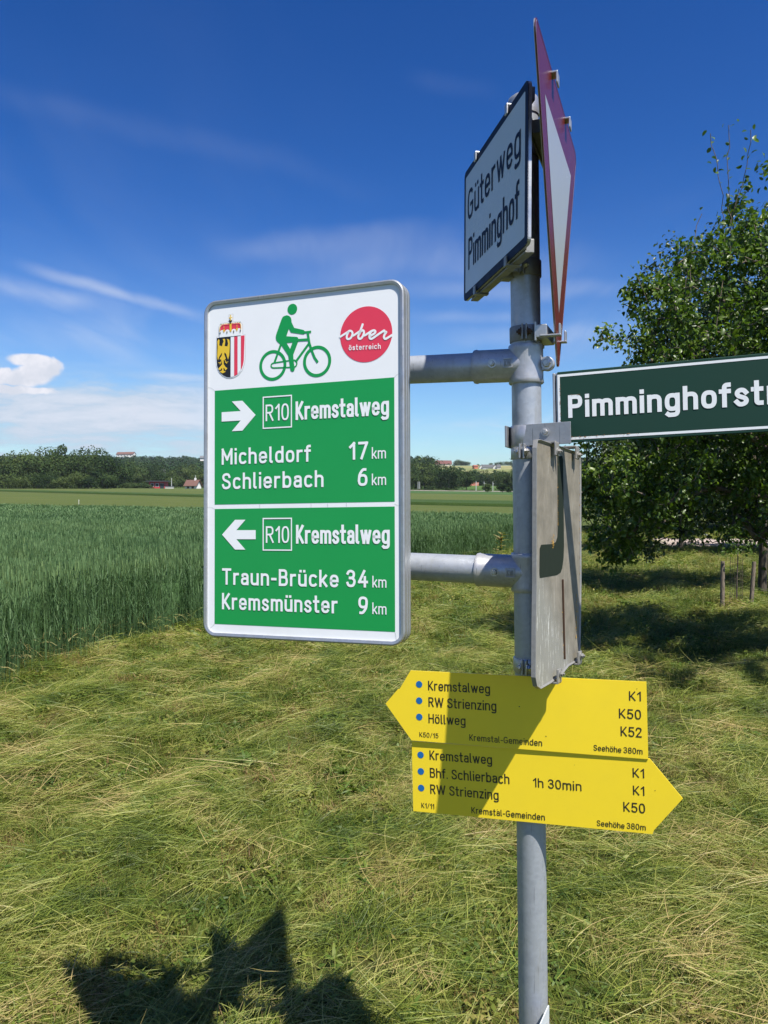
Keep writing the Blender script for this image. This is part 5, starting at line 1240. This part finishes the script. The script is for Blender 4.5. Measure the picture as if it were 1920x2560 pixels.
m = MB(); m.box(((q.x + .0 + -.186) / 2 + .012, q.y - PR - .0018, q.z), (abs(-.186 - q.x) + .024, .003, .044), bev=.0008); m.box((q.x - PR - .006, q.y - .010, q.z), (.004, .045, .044), bev=.0008); m.build('flange', galvanised('dull_aluminium', (.36, .37, .38), .6, .42, .3), ss)
m = MB(); m.hexbolt((q.x + .046, q.y - PR - .0035, q.z + .004), (0, -1, 0), .0062, .006); m.build('bolt', M_bolt, ss)

# ------------------------------------------------------------------ weathered grey plate
es, ER, EC = sign_root('weathered_plate', (.3558, 1.6174, 1.4670), (61.77, -1.52, 3.96), 'scratched grey metal plate with a dark hook shaped patch below the street sign')
es.scale = (1.032,) * 3; Einv = (Matrix.Translation(EC) @ ER @ Matrix.Scale(1.032, 4)).inverted()
gp = [(-152, 206), (-146, 221), (-130, 224), (150, 232), (160, 224), (163, 210), (161, -50), (150, -200), (141, -208), (120, -209), (60, -211), (10, -222), (-60, -228), (-128, -230), (-150, -222), (-160, -205), (-158, -120), (-154, -40), (-153, 80)]
plate('panel', [(x / 1000, z / 1000) for x, z in gp], 0, .0028, M_greyplate, es)
n_ = len(gp); cen = np.mean(gp, 0); g2 = [tuple(cen + (np.array(q_) - cen) * .985) for q_ in gp]; m = MB()
m.add([(x / 1000, -.0003, z / 1000) for x, z in g2] + [(x / 1000, -.0035, z / 1000) for x, z in gp] + [(x / 1000 * 1.004, -.003, z / 1000 * 1.004) for x, z in gp] + [(x / 1000 * 1.004, .005, z / 1000 * 1.004) for x, z in gp], [(j * n_ + a, j * n_ + (a + 1) % n_, (j + 1) * n_ + (a + 1) % n_, (j + 1) * n_ + a) for j in range(3) for a in range(n_)]); m.build('folded_rim', M_rail, es)
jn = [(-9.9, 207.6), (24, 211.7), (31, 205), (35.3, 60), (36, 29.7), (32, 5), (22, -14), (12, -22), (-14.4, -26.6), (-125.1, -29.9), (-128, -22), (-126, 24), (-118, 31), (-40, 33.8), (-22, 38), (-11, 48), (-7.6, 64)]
p = Print(.0005); p.poly(jn); p.build('hook_patch', flat('dark_green_patch', (.018, .026, .019), .9, spec=.1, scale=20), es)  # dark green hook-shaped patch laid flat on the plate
p = Print(.0010); R_ = random.Random(9)
for i in range(34): p.circle((-9 + R_.uniform(-1.4, 1), 70 + R_.random() * 130), R_.uniform(.4, 1.4), 7)
for i in range(26): p.circle((-42 + R_.gauss(0, 4.5), 37 + R_.gauss(0, 6)), R_.uniform(.6, 1.8), 7)
for i in range(44): p.circle((128 + R_.gauss(0, 3.5), -115 + R_.uniform(-46, 46)), R_.uniform(.6, 2.0), 7)
for i in range(26): p.circle((159 + R_.uniform(-2, 2), R_.uniform(-40, 200)), R_.uniform(.4, 1.6), 7)
for i in range(20): p.circle((20 + R_.uniform(0, 13), -40 - R_.random() * 150), R_.uniform(.4, 1.6), 7)
p.build('lichen_spots', M_lichen, es)
m = MB(); m.box((.0265, -.0022, -.117), (.0022, .004, .160), Matrix.Rotation(RAD(-4.5), 4, 'Y') @ Matrix.Translation((-.009, 0, 0)), .001); m.build('rusty_seam', M_rust, es)
for x, z in ((-.048, .212), (.104, .222), (-.035, -.214), (.118, -.196)):
    s = 1 if z > 0 else -1; k = MB(); k.box((x, .006, z + s * .017), (.024, .034, .004), bev=.001); k.box((x, -.0100, z + s * .004), (.024, .004, .026), bev=.0012); k.box((x, .022, z), (.024, .004, .034), bev=.001); k.hexbolt((x, -.012, z), (0, -1, 0), .0052, .004); k.build('clip', M_rail, es)
for zc, xx in ((1.6913, -.03), (1.2494, -.02)):
    q = Einv @ pole_at(zc); m = MB(); m.box((.03, .020, q.z), (.22, .016, .026), bev=.001); m.build('rail', M_rail, es)
    m = MB(); m.box((q.x, (q.y + .02) / 2 - .01, q.z), (.026, max(.004, abs(q.y - .02) - .02), .026)); m.build('bracket', M_rail, es)
    collar(zc, .030, M_alu, es, Einv, (-.42, -.90, 0), flange=.013)

# ------------------------------------------------------------------ yellow hiking arrows
def arrow_sign(name, c, ang, outline, label, dots, items, stains, group='yellow hiking arrows'):
    s, R4, cc = sign_root(name, c, ang, label, group=group); inv = (Matrix.Translation(cc) @ R4).inverted()
    m = MB(); m.prism([(x / 1000, z / 1000) for x, z in outline], 0, .0024); m.build('panel', M_yellow, s)
    for d in dots: p = Print(.0004); p.circle(d, 7.2, 28); p.build('blue_dot', M_dot, s)
    line(s, M_text, items, .0004)
    p = Print(.0004)
    for x, z, r in stains: p.circle((x, z), r, 9)
    p.build('stain', M_text, s)
    for dz in (-.045, .045):
        q = inv @ pole_at(c[2] + dz); m = MB(); m.lathe(pole_at(c[2] + dz) - pdir * .012, pole_at(c[2] + dz) + pdir * .012, [(0, PR + .002), (.024, PR + .002)], 32, inv); m.box((q.x, .004, q.z), (.05, .004, .024)); m.build('clamp', M_alu, s)
    return s
t1 = dict(wt=.125, xh=.74, gap=.13); t0 = dict(wt=.125, xh=.74, gap=.13); t3 = dict(wt=.12, xh=.72, gap=.2)
arrow_sign('hiking_arrow', (.2852, 1.6201, 1.1568), (-19.42, -1.03, -1.51), [(-298.8, 0.4), (-270, 33.2), (-266.5, 33.4), (-240.3, 74.9), (240.7, 75.1), (241.2, -75.1), (-241.2, -74.9)],
    'upper yellow hiking arrow pointing left, naming Höllweg', [(-221.7, 46.3), (-222.2, 11.4), (-222.7, -23.5)],
    [('Kremstalweg', -201.7, 34.9, 20.2, 133.4, t1), ('RW Strienzing', -201.6, -.2, 20.5, 145.9, t1), ('Höllweg', -202.3, -35.0, 20, 80.6, t1), ('K50/15', -223.2, -65.8, 10.3, 42, t0), ('Kremstal-Gemeinden', -114, -65.5, 13.2, 151, t0),
     ('K1', 207.8, 37, 18.6, 22.1, t1), ('K50', 188.2, 1.3, 19, 41.4, t1), ('K52', 190.6, -33.6, 19.2, 39.7, t1), ('Seehöhe', 138.3, -66.4, 11.6, 53, t0), ('380m', 195.5, -66.4, 11.6, 35.5, t0)],
    [(-8, 12, 1.3), (45, -45, 1.1), (-198.6, 31, .6), (144, -62, 1.2), (223, 61, .7)])
arrow_sign('hiking_arrow', (.2902, 1.6201, 1.0064), (-19.77, -.77, -2.14), [(-242.6, 75.3), (243.8, 73.2), (302.0, 0.8), (247.5, -65.5), (244.6, -73.5), (-244, -75.6)],
    'lower yellow hiking arrow pointing right, giving 1h 30 min', [(-223.4, 46.8), (-223.9, 11.4), (-224.4, -24.1)],
    [('Kremstalweg', -203.4, 38, 20.2, 135.2, t1), ('Bhf. Schlierbach', -203.8, .3, 20.6, 170.9, t1), ('RW Strienzing', -204.1, -34.6, 20.2, 147.6, t1), ('K1/11', -225, -66.6, 11, 28.6, t0), ('Kremstal-Gemeinden', -115.4, -67.5, 13.2, 152.9, t0), ('1h 30min', 15.8, -1.4, 18.8, 96.4, t1),
     ('K1', 211.3, 34.4, 18.4, 21.4, t1), ('K1', 210.9, 0, 18.4, 21.1, t1), ('K50', 191.7, -34.2, 19, 40.7, t1), ('Seehöhe', 139.9, -68, 11.6, 53, t0), ('380m', 197, -67.4, 11.6, 35.5, t0)],
    [(252, 12, .8), (-60, -55, .7), (100, 50, .5)])
[o for o in C.objects if o.name == 'hiking_arrow.001'][0]['group'] = 'yellow hiking arrows'

# small pale plate low on the pole, its top corner reaching into view
ls, LR, LC = sign_root('small_white_plate', (.290, 1.515, .478), (64, 0, 0), 'small off white plate screwed low on the pole, seen edge on')
plate('panel', rrect(.23, .15, .004, 2), 0, .002, M_gueter, ls)
m = MB(); m.hexbolt((.085, 0, .045), (0, -1, 0), .005, .004); m.hexbolt((-.085, 0, .045), (0, -1, 0), .005, .004); m.build('bolt', M_bolt, ls)
Linv = (Matrix.Translation(LC) @ LR).inverted(); collar(.44, .025, M_rail, ls, Linv, (-1, -.2, 0)); q = Linv @ pole_at(.44)
m = MB(); m.box((q.x, q.y / 2, 0), (.03, abs(q.y) * .9, .02)); m.build('bracket', M_rail, ls)
